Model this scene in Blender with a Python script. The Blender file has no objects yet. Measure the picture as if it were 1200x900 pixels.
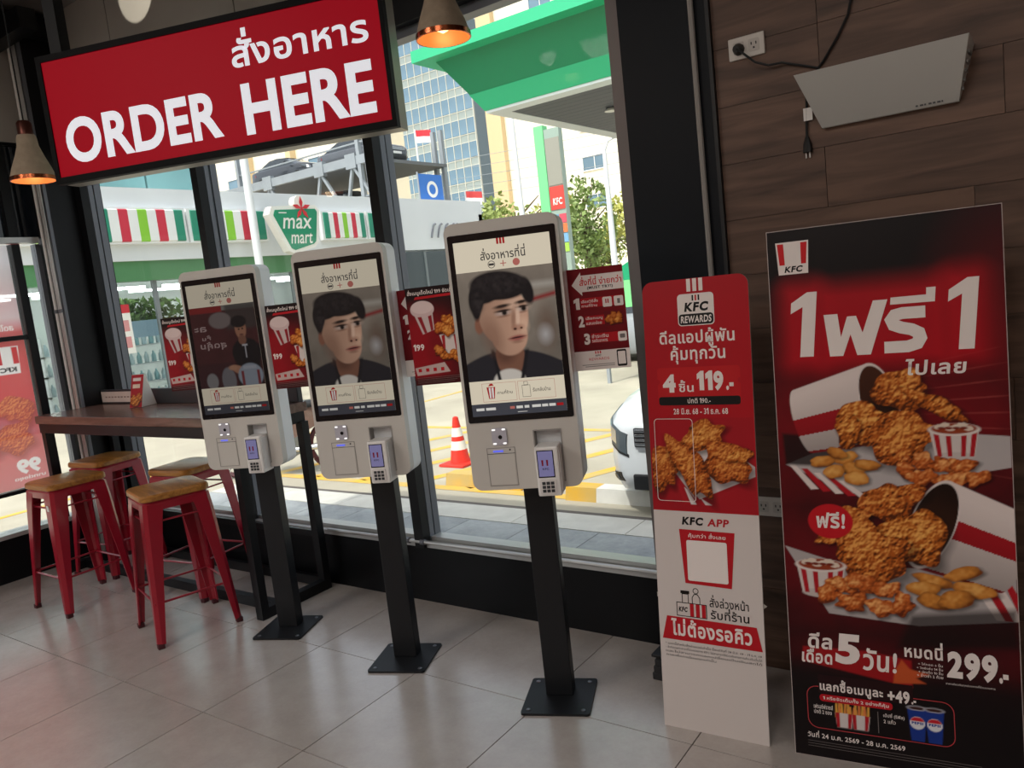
import bpy, bmesh, math, random
import numpy as np
from mathutils import Vector, Matrix
from mathutils.geometry import tessellate_polygon

random.seed(7); np.random.seed(7)
SC = bpy.context.scene
COL = SC.collection
R = math.radians

# ------------------------------------------------------------------ camera
cam_d = bpy.data.cameras.new('camera')
cam_d.sensor_width = 36.0
cam_d.lens = 915.64 / 1200.0 * 36.0
cam_d.clip_end = 500
cam = bpy.data.objects.new('camera', cam_d)
COL.objects.link(cam)
_a, _b, _c = R(-35.90543), R(7.02654), R(6.40560)
_f = Vector((math.sin(_a)*math.cos(_b), math.cos(_a)*math.cos(_b), -math.sin(_b)))
_r = Vector((math.cos(_a), -math.sin(_a), 0))
_d = -_r.cross(_f)
_x = _r*math.cos(_c) + _d*math.sin(_c)
_y = -(-_r*math.sin(_c) + _d*math.cos(_c))
_m = Matrix((_x, _y, -_f)).transposed().to_4x4()
_m.translation = Vector((0, 0, 1.525))
cam.matrix_world = _m
SC.camera = cam

# ------------------------------------------------------------------ light
SC.view_settings.view_transform = 'Standard'
SC.view_settings.look = 'None'
SC.view_settings.gamma = 1.0
SC.view_settings.use_curve_mapping = False
SC.view_settings.exposure = 0.0

world = bpy.data.worlds.new('sky'); SC.world = world
world.use_nodes = True
wn = world.node_tree; wn.nodes.clear()
sky = wn.nodes.new('ShaderNodeTexSky'); sky.sky_type = 'NISHITA'
sky.sun_disc = False; sky.sun_elevation = R(58); sky.sun_rotation = R(180)
sky.air_density = 1.0; sky.dust_density = 4.0; sky.ozone_density = 1.0
hs = wn.nodes.new('ShaderNodeHueSaturation'); hs.inputs['Saturation'].default_value = 0.35
bg = wn.nodes.new('ShaderNodeBackground'); bg.inputs[1].default_value = 0.31
wo = wn.nodes.new('ShaderNodeOutputWorld')
wn.links.new(sky.outputs[0], hs.inputs['Color']); wn.links.new(hs.outputs[0], bg.inputs[0]); wn.links.new(bg.outputs[0], wo.inputs[0])

sun_d = bpy.data.lights.new('sun', 'SUN'); sun_d.energy = 2.4; sun_d.angle = R(0.6)
sun_d.color = (1.0, 0.96, 0.87)
sun = bpy.data.objects.new('sun', sun_d); COL.objects.link(sun)
sun.location = (4, -6, 20)
sun.rotation_euler = Vector((0.05, 0.48, -0.87)).to_track_quat('-Z', 'Y').to_euler()

def area_light(name, loc, sx, sy, power, colr, rot=(0, 0, 0)):
    l = bpy.data.lights.new(name, 'AREA'); l.shape = 'RECTANGLE'; l.size = sx; l.size_y = sy
    l.energy = power; l.color = colr
    o = bpy.data.objects.new(name, l); COL.objects.link(o); o.location = loc; o.rotation_euler = rot
    return o
# unseen ceiling lights added to brighten the room (their panels are built further down)
PANELS = [(-3.4, -0.9), (-0.6, -0.9), (1.9, -0.9), (-3.4, -3.2), (-0.6, -3.2), (1.9, -3.2)]
for px, py in PANELS:
    area_light('added_panel_light', (px, py, 3.56), 1.15, 0.55, {-3.4: 36, -0.6: 24, 1.9: 14}[px], (1.0, 0.93, 0.86))
# unseen spotlight added for the bright bulkhead patch (its housing is built further down)
spot_d = bpy.data.lights.new('added_spot_light', 'SPOT'); spot_d.energy = 110; spot_d.spot_size = R(14); spot_d.spot_blend = 0.2; spot_d.color = (1.0, 0.93, 0.8)
spot = bpy.data.objects.new('added_spot_light', spot_d); COL.objects.link(spot); spot.location = (-4.05, 1.30, 3.395)
spot.rotation_euler = (Vector((-4.38, 2.77, 3.47))-spot.location).to_track_quat('-Z', 'Y').to_euler()

# ------------------------------------------------------------------ helpers
def S(r, g, b):
    def c(v):
        v /= 255.0
        return v/12.92 if v <= 0.04045 else ((v+0.055)/1.055)**2.4
    return (c(r), c(g), c(b))

def tag(o, label=None, cat=None, group=None, kind=None):
    if label: o['label'] = label
    if cat: o['category'] = cat
    if group: o['group'] = group
    if kind: o['kind'] = kind
    return o

def empty(name, loc=(0, 0, 0), rot=(0, 0, 0), parent=None):
    o = bpy.data.objects.new(name, None); COL.objects.link(o)
    o.location = loc; o.rotation_euler = rot; o.empty_display_size = 0.1
    if parent: o.parent = parent
    return o

def thing(name, label, cat, loc=(0, 0, 0), rot=(0, 0, 0), group=None):
    return tag(empty(name, loc, rot), label, cat, group)

MATS = {}
def mat(name, col, rough=0.5, metal=0.0, spec=0.5, emit=0.0, emit_col=None, noise=0.0, nscale=8.0, bump=0.0, bscale=60.0, stretch=(1, 1, 1), coat=0.0, col2=None):
    if name in MATS: return MATS[name]
    m = bpy.data.materials.new(name); m.use_nodes = True
    nt = m.node_tree; p = nt.nodes['Principled BSDF']
    p.inputs['Base Color'].default_value = (*col, 1); p.inputs['Roughness'].default_value = rough
    p.inputs['Metallic'].default_value = metal; p.inputs['Specular IOR Level'].default_value = spec
    p.inputs['Coat Weight'].default_value = coat
    if emit: 
        p.inputs['Emission Color'].default_value = (*(emit_col or col), 1); p.inputs['Emission Strength'].default_value = emit
    if noise or bump:
        tc = nt.nodes.new('ShaderNodeTexCoord'); mp = nt.nodes.new('ShaderNodeMapping')
        mp.inputs['Scale'].default_value = stretch; nt.links.new(tc.outputs['Object'], mp.inputs[0])
    if noise:
        n = nt.nodes.new('ShaderNodeTexNoise'); n.inputs['Scale'].default_value = nscale; n.inputs['Detail'].default_value = 6
        r = nt.nodes.new('ShaderNodeValToRGB')
        c2 = col2 or tuple(max(0, c*(1-noise)) for c in col); c1 = tuple(min(1, c*(1+noise)) for c in col) if not col2 else col
        r.color_ramp.elements[0].position = 0.3; r.color_ramp.elements[1].position = 0.7
        r.color_ramp.elements[0].color = (*c2, 1); r.color_ramp.elements[1].color = (*c1, 1)
        nt.links.new(mp.outputs[0], n.inputs['Vector']); nt.links.new(n.outputs['Fac'], r.inputs[0]); nt.links.new(r.outputs[0], p.inputs['Base Color'])
    if bump:
        n2 = nt.nodes.new('ShaderNodeTexNoise'); n2.inputs['Scale'].default_value = bscale; n2.inputs['Detail'].default_value = 4
        b = nt.nodes.new('ShaderNodeBump'); b.inputs['Strength'].default_value = bump; b.inputs['Distance'].default_value = 0.01
        nt.links.new(mp.outputs[0], n2.inputs['Vector']); nt.links.new(n2.outputs['Fac'], b.inputs['Height']); nt.links.new(b.outputs[0], p.inputs['Normal'])
    MATS[name] = m
    return m

def glass(name, tint=(1, 1, 1), refl=1.0):
    if name in MATS: return MATS[name]
    m = bpy.data.materials.new(name); m.use_nodes = True; nt = m.node_tree; nt.nodes.clear()
    t = nt.nodes.new('ShaderNodeBsdfTransparent'); t.inputs[0].default_value = (*tint, 1)
    g = nt.nodes.new('ShaderNodeBsdfGlossy'); g.inputs['Roughness'].default_value = 0.02
    fr = nt.nodes.new('ShaderNodeFresnel'); fr.inputs[0].default_value = 1.45
    mu = nt.nodes.new('ShaderNodeMath'); mu.operation = 'MULTIPLY'; mu.inputs[1].default_value = refl
    mx = nt.nodes.new('ShaderNodeMixShader'); o = nt.nodes.new('ShaderNodeOutputMaterial')
    nt.links.new(fr.outputs[0], mu.inputs[0]); nt.links.new(mu.outputs[0], mx.inputs[0]); nt.links.new(t.outputs[0], mx.inputs[1]); nt.links.new(g.outputs[0], mx.inputs[2]); nt.links.new(mx.outputs[0], o.inputs[0])
    MATS[name] = m
    return m

def paint_mat(name, rough=0.45, emit=0.0, see=0.0, trans=0.0, base=1.0):
    """material of a printed / displayed picture: colours from the mesh's own colour attribute"""
    if name in MATS: return MATS[name]
    m = bpy.data.materials.new(name); m.use_nodes = True; nt = m.node_tree; p = nt.nodes['Principled BSDF']
    a = nt.nodes.new('ShaderNodeAttribute'); a.attribute_name = 'Col'
    p.inputs['Roughness'].default_value = rough; p.inputs['Specular IOR Level'].default_value = 0.25
    if base < 1.0:
        p.inputs['Base Color'].default_value = (0.01, 0.01, 0.01, 1)
    else:
        nt.links.new(a.outputs['Color'], p.inputs['Base Color'])
    if emit:
        nt.links.new(a.outputs['Color'], p.inputs['Emission Color']); p.inputs['Emission Strength'].default_value = emit
    out = nt.nodes['Material Output']
    if trans:
        tl = nt.nodes.new('ShaderNodeBsdfTranslucent'); nt.links.new(a.outputs['Color'], tl.inputs[0])
        mx = nt.nodes.new('ShaderNodeMixShader'); mx.inputs[0].default_value = trans
        nt.links.new(p.outputs[0], mx.inputs[1]); nt.links.new(tl.outputs[0], mx.inputs[2])
        tp = nt.nodes.new('ShaderNodeBsdfTransparent'); mx2 = nt.nodes.new('ShaderNodeMixShader'); mx2.inputs[0].default_value = see
        nt.links.new(mx.outputs[0], mx2.inputs[1]); nt.links.new(tp.outputs[0], mx2.inputs[2]); nt.links.new(mx2.outputs[0], out.inputs[0])
    MATS[name] = m
    return m

class MB:
    """collects shapes of ONE piece"""
    def __init__(s): s.v = []; s.f = []
    def add(s, vs, fs):
        o = len(s.v); s.v += [tuple(v) for v in vs]; s.f += [tuple(i+o for i in f) for f in fs]; return s
    def box(s, x0, x1, y0, y1, z0, z1):
        return s.add([(x0,y0,z0),(x1,y0,z0),(x1,y1,z0),(x0,y1,z0),(x0,y0,z1),(x1,y0,z1),(x1,y1,z1),(x0,y1,z1)],
                     [(3,2,1,0),(4,5,6,7),(0,1,5,4),(1,2,6,5),(2,3,7,6),(3,0,4,7)])
    def bbox(s, x0, x1, y0, y1, z0, z1, b):
        """box with chamfered edges"""
        bm = bmesh.new(); bmesh.ops.create_cube(bm, size=1.0)
        for v in bm.verts: v.co = Vector(((x0+x1)/2+v.co.x*(x1-x0), (y0+y1)/2+v.co.y*(y1-y0), (z0+z1)/2+v.co.z*(z1-z0)))
        bmesh.ops.bevel(bm, geom=bm.edges[:], offset=b, segments=2, affect='EDGES', profile=0.5)
        bm.verts.index_update()
        s.add([v.co[:] for v in bm.verts], [[v.index for v in f.verts] for f in bm.faces]); bm.free(); return s
    def bar(s, p, q, w, h, up=(0, 0, 1)):
        p = Vector(p); q = Vector(q); d = (q-p).normalized(); u = Vector(up)
        if abs(d.dot(u)) > 0.98: u = Vector((0, 1, 0))
        a = d.cross(u).normalized(); c = a.cross(d).normalized()
        vs = []
        for e in (p, q):
            for sx, sz in ((-1,-1),(1,-1),(1,1),(-1,1)): vs.append(e + a*sx*w/2 + c*sz*h/2)
        return s.add(vs, [(0,1,2,3),(7,6,5,4),(0,4,5,1),(1,5,6,2),(2,6,7,3),(3,7,4,0)])
    def tube(s, pts, r, n=8, caps=True):
        pts = [Vector(p) for p in pts]; rr = r if isinstance(r, (list, tuple)) else [r]*len(pts)
        base = len(s.v); prev = None
        for i, p in enumerate(pts):
            t = (pts[min(i+1, len(pts)-1)] - pts[max(i-1, 0)]).normalized()
            if prev is None:
                a = t.cross(Vector((0,0,1)))
                if a.length < 0.05: a = t.cross(Vector((1,0,0)))
            else: a = prev - t*prev.dot(t)
            a.normalize(); prev = a; b = t.cross(a)
            for k in range(n):
                th = 2*math.pi*k/n; s.v.append(tuple(p + (a*math.cos(th)+b*math.sin(th))*rr[i]))
        for i in range(len(pts)-1):
            for k in range(n):
                k2 = (k+1) % n
                s.f.append((base+i*n+k, base+i*n+k2, base+(i+1)*n+k2, base+(i+1)*n+k))
        if caps:
            s.f.append(tuple(base+k for k in range(n))[::-1]); s.f.append(tuple(base+(len(pts)-1)*n+k for k in range(n)))
        return s
    def lathe(s, prof, n=24, c=(0, 0, 0)):
        base = len(s.v)
        for r, z in prof:
            for k in range(n):
                th = 2*math.pi*k/n; s.v.append((c[0]+r*math.cos(th), c[1]+r*math.sin(th), c[2]+z))
        for i in range(len(prof)-1):
            for k in range(n):
                k2 = (k+1) % n; s.f.append((base+i*n+k, base+i*n+k2, base+(i+1)*n+k2, base+(i+1)*n+k))
        return s
    def plate(s, outer, holes, y0, y1, fn=None):
        """polygon (x, z) with holes, thickness from y0 to y1"""
        fn = fn or (lambda x, y, z: (x, y, z))
        loops = [outer]+list(holes); flat = [p for l in loops for p in l]; n = len(flat)
        tris = tessellate_polygon([[Vector((p[0], p[1], 0)) for p in l] for l in loops])
        vs = [fn(p[0], y0, p[1]) for p in flat]
        fs = [tuple(t) for t in tris]
        if y1 != y0:
            vs += [fn(p[0], y1, p[1]) for p in flat]
            fs += [tuple(i+n for i in t[::-1]) for t in tris]
            o = 0
            for l in loops:
                for i in range(len(l)):
                    j = (i+1) % len(l); fs.append((o+i, o+j, o+j+n, o+i+n))
                o += len(l)
        return s.add(vs, fs)
    def sweep(s, secs, closed=True, caps=True):
        n = len(secs[0]); base = len(s.v)
        for sec in secs: s.v += [tuple(p) for p in sec]
        for i in range(len(secs)-1):
            for k in range(n if closed else n-1):
                k2 = (k+1) % n; s.f.append((base+i*n+k, base+i*n+k2, base+(i+1)*n+k2, base+(i+1)*n+k))
        if caps:
            s.f.append(tuple(base+k for k in range(n))[::-1]); s.f.append(tuple(base+(len(secs)-1)*n+k for k in range(n)))
        return s
    def mesh(s, name, m, smooth=False):
        me = bpy.data.meshes.new(name); me.from_pydata(s.v, [], s.f); me.update()
        bm = bmesh.new(); bm.from_mesh(me); bmesh.ops.recalc_face_normals(bm, faces=bm.faces[:]); bm.to_mesh(me); bm.free()
        if m: me.materials.append(m)
        if smooth:
            me.polygons.foreach_set('use_smooth', [True]*len(me.polygons))
            try: me.set_sharp_from_angle(angle=R(smooth if smooth is not True else 40))
            except Exception: pass
        return me
    def build(s, name, m, parent=None, loc=(0, 0, 0), rot=(0, 0, 0), smooth=False):
        return obj(name, s.mesh(name, m, smooth), parent, loc, rot)

def obj(name, me, parent=None, loc=(0, 0, 0), rot=(0, 0, 0)):
    o = bpy.data.objects.new(name, me); COL.objects.link(o); o.location = loc; o.rotation_euler = rot
    if parent: o.parent = parent
    return o

def copy_tree(o, parent=None):
    c = o.copy(); COL.objects.link(c)
    if parent is not None: c.parent = parent
    for ch in list(o.children): copy_tree(ch, c)
    return c

def struct(o): o['kind'] = 'structure'; return o

def rrect(x0, x1, z0, z1, r, n=5):
    pts = []
    for cx, cz, a0 in ((x1-r, z1-r, 0), (x0+r, z1-r, 90), (x0+r, z0+r, 180), (x1-r, z0+r, 270)):
        for k in range(n+1):
            a = R(a0+90*k/n); pts.append((cx+r*math.cos(a), cz+r*math.sin(a)))
    return pts
def rect(x0, x1, z0, z1): return [(x0, z0), (x1, z0), (x1, z1), (x0, z1)]
def disc(cx, cz, r, n=20, ry=None): return [(cx+r*math.cos(2*math.pi*k/n), cz+(ry or r)*math.sin(2*math.pi*k/n)) for k in range(n)]

def flat(name, poly, y, m, parent, holes=()):
    """flat print: one polygon in the (x, z) plane of its parent"""
    return MB().plate(poly, holes, y, y).build(name, m, parent)

# ---- lettering ------------------------------------------------------
def _area(l): return 0.5*sum(l[i][0]*l[(i+1) % len(l)][1]-l[(i+1) % len(l)][0]*l[i][1] for i in range(len(l)))
def _inside(p, l):
    c = False; x, y = p
    for i in range(len(l)):
        x1, y1 = l[i]; x2, y2 = l[i-1]
        if (y1 > y) != (y2 > y) and x < (x2-x1)*(y-y1)/(y2-y1)+x1: c = not c
    return c
def _loops(s, res):
    cu = bpy.data.curves.new('t', 'FONT'); cu.body = s; cu.size = 1; cu.fill_mode = 'NONE'; cu.resolution_u = res
    o = bpy.data.objects.new('t', cu); COL.objects.link(o)
    dg = bpy.context.evaluated_depsgraph_get(); dg.update()
    me = bpy.data.meshes.new_from_object(o.evaluated_get(dg))
    adj = {}
    for e in me.edges:
        a, b = e.vertices; adj.setdefault(a, []).append(b); adj.setdefault(b, []).append(a)
    co = [(v.co.x, v.co.y) for v in me.vertices]; seen = set(); out = []
    for st in range(len(co)):
        if st in seen or st not in adj: continue
        l = [st]; seen.add(st); cur = st
        while True:
            nx = [q for q in adj[cur] if q not in seen]
            if not nx: break
            cur = nx[0]; seen.add(cur); l.append(cur)
        # keep the direction of the edges as given
        pts = [co[i] for i in l]; cl = []
        for p in pts:
            if not cl or (abs(p[0]-cl[-1][0])+abs(p[1]-cl[-1][1])) > 1e-5: cl.append(p)
        if len(cl) > 2 and (abs(cl[0][0]-cl[-1][0])+abs(cl[0][1]-cl[-1][1])) < 1e-5: cl.pop()
        if len(cl) > 2: out.append(cl)
    bpy.data.objects.remove(o); bpy.data.curves.remove(cu); bpy.data.meshes.remove(me)
    return out
ONE = [(0.30, 0), (0.30, 0.72), (0.19, 0.72), (0.02, 0.61), (0.02, 0.49), (0.15, 0.56), (0.15, 0)]
_GL = {}
def glyphs(s, res=4):
    """list of (outer, holes), one list for the whole string; the digit 1 gets a flag"""
    if (s, res) in _GL: return _GL[(s, res)]
    segs = []; cur = ''
    for ch in s:
        if ch == '1':
            if cur: segs.append(cur); cur = ''
            segs.append('1')
        else: cur += ch
    if cur: segs.append(cur)
    polys = []; xo = 0.0
    for sg in segs:
        if sg == '1':
            polys.append(([(x+xo+0.05, z) for x, z in ONE], [])); xo += 0.40; continue
        lead = len(sg)-len(sg.lstrip(' ')); xo += 0.28*lead
        trail = len(sg)-len(sg.rstrip(' '))
        body = sg.strip(' ')
        if not body: continue
        ls = _loops(body, res)
        if not ls: continue
        for q in range(1, len(body)):      # tone marks sit above an upper vowel
            if body[q] in '\u0e48\u0e49\u0e4a\u0e4b\u0e4c' and body[q-1] in '\u0e31\u0e34\u0e35\u0e36\u0e37':
                a, b = len(_loops(body[:q], 1)), len(_loops(body[:q+1], 1))
                for j in range(a, min(b, len(ls))): ls[j] = [(p[0], p[1]+0.20) for p in ls[j]]
        ar = [_area(l) for l in ls]
        own = {}
        for i, l in enumerate(ls):
            best = None
            for j, k in enumerate(ls):
                if i == j or abs(ar[j]) <= abs(ar[i]): continue
                if all(_inside(p, k) for p in l[::max(1, len(l)//8)]):
                    if best is None or abs(ar[j]) < abs(ar[best]): best = j
            own[i] = best
        x0 = min(p[0] for l in ls for p in l)
        sh = xo - x0 + 0.03
        isolated = {}
        for i, l in enumerate(ls):
            b = own[i]
            hole = b is not None and ar[i]*ar[b] < 0
            if not hole: isolated[i] = [l, []]
        for i, l in enumerate(ls):
            b = own[i]
            if b is not None and ar[i]*ar[b] < 0 and b in isolated: isolated[b][1].append(l)
        for l, hs_ in isolated.values():
            polys.append(([(p[0]+sh, p[1]) for p in l], [[(p[0]+sh, p[1]) for p in h] for h in hs_]))
        x1 = max(p[0] for l in ls for p in l)
        xo += (x1-x0)+0.06+0.28*trail
    _GL[(s, res)] = polys
    return polys
def _fat(l, d, outer):
    """move a closed outline outwards by d (holes inwards)"""
    if not d: return l
    n = len(l); sg = 1 if _area(l) > 0 else -1
    if not outer: sg = -sg
    out = []
    for i in range(n):
        p0 = Vector(l[i-1]); p = Vector(l[i]); p1 = Vector(l[(i+1) % n])
        a = (p-p0); b = (p1-p)
        if a.length < 1e-7 or b.length < 1e-7: out.append(tuple(p)); continue
        a.normalize(); b.normalize()
        na = Vector((a.y, -a.x)); nb = Vector((b.y, -b.x)); m = na+nb
        if m.length < 0.2: m = na
        else: m = m/m.length; m = m/max(0.5, m.dot(na))
        q = p+m*d*sg; out.append((q.x, q.y))
    return out
def text(name, s, x0, z0, x1, z1, y, m, parent, bold=0.0, shear=0.0, res=4, slope=0.0, keep=False, track=1.0):
    """lettering whose inked outline fills the box x0..x1, z0..z1 in the parent's (x, z) plane"""
    ps = []
    for o, hs_ in glyphs(s, res):
        cx = (min(p[0] for p in o)+max(p[0] for p in o))/2; d = cx*bold*3.2*track
        ps.append(([(p[0]+d, p[1]) for p in _fat(o, bold, True)], [[(p[0]+d, p[1]) for p in _fat(h, bold, False)] for h in hs_]))
    pts = [(p[0]+shear*p[1], p[1]) for o, hs_ in ps for p in o]
    ax, bx = min(p[0] for p in pts), max(p[0] for p in pts); az, bz = min(p[1] for p in pts), max(p[1] for p in pts)
    kx = (x1-x0)/(bx-ax); kz = (z1-z0)/(bz-az)
    if keep: kx = kz
    t = lambda p: (x0+(p[0]+shear*p[1]-ax)*kx, z0+(p[1]-az)*kz + slope*(p[0]-ax)*kx)
    mb = MB()
    for o, hs_ in ps:
        try: mb.plate([t(p) for p in o], [[t(p) for p in h] for h in hs_], y, y)
        except Exception: pass
    return mb.build(name, m, parent)

def strokes(name, paths, w, y, m, parent, shear=0.0, z0=0.0):
    """thick lettering drawn from centre lines, one plate per path"""
    mb = MB()
    for path in paths:
        P = [Vector(p) for p in path]; L, Rr = [], []
        for i, p in enumerate(P):
            a = (p-P[i-1]).normalized() if i else (P[1]-p).normalized(); b = (P[i+1]-p).normalized() if i < len(P)-1 else a
            na = Vector((-a.y, a.x)); nb = Vector((-b.y, b.x)); mm = (na+nb)
            mm = mm/mm.length; k = 1/max(0.45, mm.dot(na)); L.append(p+mm*w/2*k); Rr.append(p-mm*w/2*k)
        pts = [(q.x+shear*(q.y-z0), q.y) for q in L+Rr[::-1]]; n = len(P)
        mb.add([(x, y, z) for x, z in pts], [(i, i+1, 2*n-2-i, 2*n-1-i) for i in range(n-1)])
    return mb.build(name, m, parent)

# ---- painted pictures (posters, screens): colours on the points of a fine flat grid -------------
def vnoise(h, w, cells, seed=0, oct=3):
    rng = np.random.RandomState(seed); out = np.zeros((h, w)); amp = 1.0; tot = 0
    for o in range(oct):
        n = max(2, int(cells*2**o)); ny = max(2, int(cells*2**o*h/w)); g = rng.rand(ny+2, n+2)
        yy = np.linspace(0, ny, h, endpoint=False); xx = np.linspace(0, n, w, endpoint=False)
        yi = yy.astype(int); xi = xx.astype(int); fy = (yy-yi)[:, None]; fx = (xx-xi)[None]
        fy = fy*fy*(3-2*fy); fx = fx*fx*(3-2*fx)
        a = g[yi][:, xi]; b = g[yi][:, xi+1]; c = g[yi+1][:, xi]; d = g[yi+1][:, xi+1]
        out += amp*((a*(1-fx)+b*fx)*(1-fy)+(c*(1-fx)+d*fx)*fy); tot += amp; amp *= 0.55
    return out/tot
class Canvas:
    """x to the right and z upwards in metres of the board"""
    def __init__(s, x0, x1, z0, z1, step, base):
        s.w = int((x1-x0)/step)+1; s.h = int((z1-z0)/step)+1
        s.x0, s.x1, s.z0, s.z1 = x0, x1, z0, z1
        s.X, s.Z = np.meshgrid(np.linspace(x0, x1, s.w), np.linspace(z0, z1, s.h))
        s.c = np.zeros((s.h, s.w, 3)); s.c[:] = base; s.soft = step*0.9
    def put(s, mask, colr): s.c = s.c*(1-mask[..., None]) + (np.asarray(colr) if np.ndim(colr) == 3 else np.array(colr)[None, None])*mask[..., None]
    def ell(s, cx, cz, rx, rz, ang=0.0, soft=None, wob=0.0, seed=0):
        c, n = math.cos(R(ang)), math.sin(R(ang)); dx = s.X-cx; dz = s.Z-cz
        u = (dx*c+dz*n)/rx; v = (-dx*n+dz*c)/rz
        rr = np.sqrt(u*u+v*v)
        if wob: 
            th = np.arctan2(v, u); rng = np.random.RandomState(seed)
            for k in range(2, 9): rr = rr*(1+wob/k*1.6*np.sin(k*th+rng.rand()*6.28))
        so = (soft or s.soft)/min(rx, rz)
        return np.clip((1-rr)/so+0.5, 0, 1), rr, u, v
    def poly(s, pts, soft=None):
        # convex or concave polygon by even-odd, smoothed by distance
        ins = np.zeros(s.X.shape, bool); dist = np.full(s.X.shape, 9.0)
        n = len(pts)
        for i in range(n):
            x1, y1 = pts[i]; x2, y2 = pts[i-1]
            if y1 != y2: ins ^= ((y1 > s.Z) != (y2 > s.Z)) & (s.X < (x2-x1)*(s.Z-y1)/(y2-y1)+x1)
            L = (x2-x1)**2+(y2-y1)**2+1e-12; t = np.clip(((s.X-x1)*(x2-x1)+(s.Z-y1)*(y2-y1))/L, 0, 1)
            dist = np.minimum(dist, np.hypot(s.X-x1-t*(x2-x1), s.Z-y1-t*(y2-y1)))
        return np.clip(np.where(ins, dist, -dist)/(soft or s.soft)+0.5, 0, 1)
    def text(s, t, x0, z0, x1, z1, colr, bold=0.0, mirror=False):
        ps = [(_fat(o, bold, True), [_fat(h, bold, False) for h in hs_]) for o, hs_ in glyphs(t, 3)]
        pts = [p for o, _ in ps for p in o]; ax, bx = min(p[0] for p in pts), max(p[0] for p in pts); az, bz = min(p[1] for p in pts), max(p[1] for p in pts)
        f = lambda p: ((x1-(p[0]-ax)/(bx-ax)*(x1-x0)) if mirror else (x0+(p[0]-ax)/(bx-ax)*(x1-x0)), z0+(p[1]-az)/(bz-az)*(z1-z0))
        for o, hs_ in ps:
            m = s.poly([f(p) for p in o])
            for h in hs_: m = m*(1-s.poly([f(p) for p in h]))
            s.put(m, colr)
    def food(s, cx, cz, rx, rz, ang=0, seed=0, kind='chicken'):
        wob = {'chicken': 0.16, 'nugget': 0.07, 'pop': 0.2}[kind]
        sh, _, _, _ = s.ell(cx+rx*0.12, cz-rz*0.2, rx*1.06, rz*1.06, ang, soft=min(rx, rz)*0.35, wob=wob, seed=seed)
        s.put(sh*0.75, s.c*0.16)
        m, rr, u, v = s.ell(cx, cz, rx, rz, ang, wob=wob, seed=seed)
        cell = (s.x1-s.x0)/{'chicken': 0.010, 'nugget': 0.02, 'pop': 0.012}[kind]
        n1 = vnoise(s.h, s.w, cell, seed+11, 2); n2 = vnoise(s.h, s.w, cell/3.2, seed+5, 2)
        gz, gx = np.gradient(n1); rough = {'chicken': 3.0, 'nugget': 1.0, 'pop': 2.2}[kind]
        n3 = vnoise(s.h, s.w, cell*2.2, seed+17, 1)
        light = 0.28 + 0.52*(1-np.clip(rr, 0, 1)**3)+0.20*v-0.06*u + rough*(gz-gx*0.6) + 0.75*(n2-0.5) + 0.25*(n3-.5)
        light = np.clip(light, 0.02, 1.25)
        lo, mid, hi = {'chicken': (S(78, 30, 6), S(196, 104, 30), S(248, 188, 100)), 'nugget': (S(112, 54, 12), S(204, 130, 52), S(244, 190, 108)), 'pop': (S(96, 34, 8), S(196, 96, 34), S(244, 180, 110))}[kind]
        t = light[..., None]
        w_ = (np.random.RandomState(seed+3).rand()*0.55 + 0.6*np.clip(n2-.45, 0, .5))[..., None] if kind == 'chicken' else 0.0
        mid = np.array(mid)*(1-w_)+np.array(S(170, 66, 18))*w_; hi = np.array(hi)*(1-w_)+np.array(S(226, 136, 60))*w_
        colr = np.where(t < 0.6, np.array(lo)+(mid-np.array(lo))*(t/0.6), mid+(hi-mid)*((t-0.6)/0.65))
        s.put(m, colr)
    def obj(s, name, m, parent, y, flip=False):
        h, w = s.h, s.w; me = bpy.data.meshes.new(name)
        vs = np.zeros((h*w, 3)); vs[:, 0] = s.X.ravel(); vs[:, 1] = y; vs[:, 2] = s.Z.ravel()
        i = np.arange(h*w).reshape(h, w)
        q = np.stack([i[:-1, :-1], i[:-1, 1:], i[1:, 1:], i[1:, :-1]], -1).reshape(-1, 4)
        me.vertices.add(h*w); me.vertices.foreach_set('co', vs.ravel())
        me.loops.add(q.size); me.loops.foreach_set('vertex_index', q.ravel().astype(np.int32))
        me.polygons.add(len(q)); me.polygons.foreach_set('loop_start', np.arange(0, q.size, 4, dtype=np.int32)); me.polygons.foreach_set('loop_total', np.full(len(q), 4, np.int32))
        me.update(); me.validate()
        at = me.color_attributes.new('Col', 'FLOAT_COLOR', 'POINT')
        d = np.ones((h*w, 4)); d[:, :3] = np.clip(s.c.reshape(-1, 3), 0, 4); at.data.foreach_set('color', d.ravel())
        me.materials.append(m)
        return obj(name, me, parent)
# ================================================================== the room
YW = 2.77      # inner face of the window wall
XL = -5.60     # inner face of the glazed left wall
XR, YB, ZC = 3.4, -4.8, 3.6

M_black = mat('black_steel', S(13, 14, 17), 0.45, spec=0.3, noise=0.15, nscale=3)
M_panel = mat('black_panel', S(8, 9, 12), 0.45, spec=0.22, noise=0.12, nscale=2)
M_alu = mat('dark_aluminium', S(112, 115, 122), 0.4, 0.3, noise=0.06, nscale=3, stretch=(1, 1, 0.1))
M_alu_l = mat('pale_aluminium', S(196, 196, 194), 0.35, 0.55, noise=0.05, nscale=4)
M_grey = mat('grey_wall_panel', S(160, 156, 148), 0.75, noise=0.08, nscale=2.5, bump=0.1, bscale=30)
M_white_pl = mat('white_plastic', S(232, 231, 228), 0.4, noise=0.02, nscale=5)
M_grout = mat('grout', S(92, 86, 82), 0.85, noise=0.1, nscale=20)
M_navy = mat('dark_column_cladding', S(12, 17, 24), 0.5, spec=0.2, noise=0.1, nscale=1.5)
M_ceil = mat('ceiling_paint', S(120, 116, 112), 0.8, noise=0.05, nscale=3)

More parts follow.
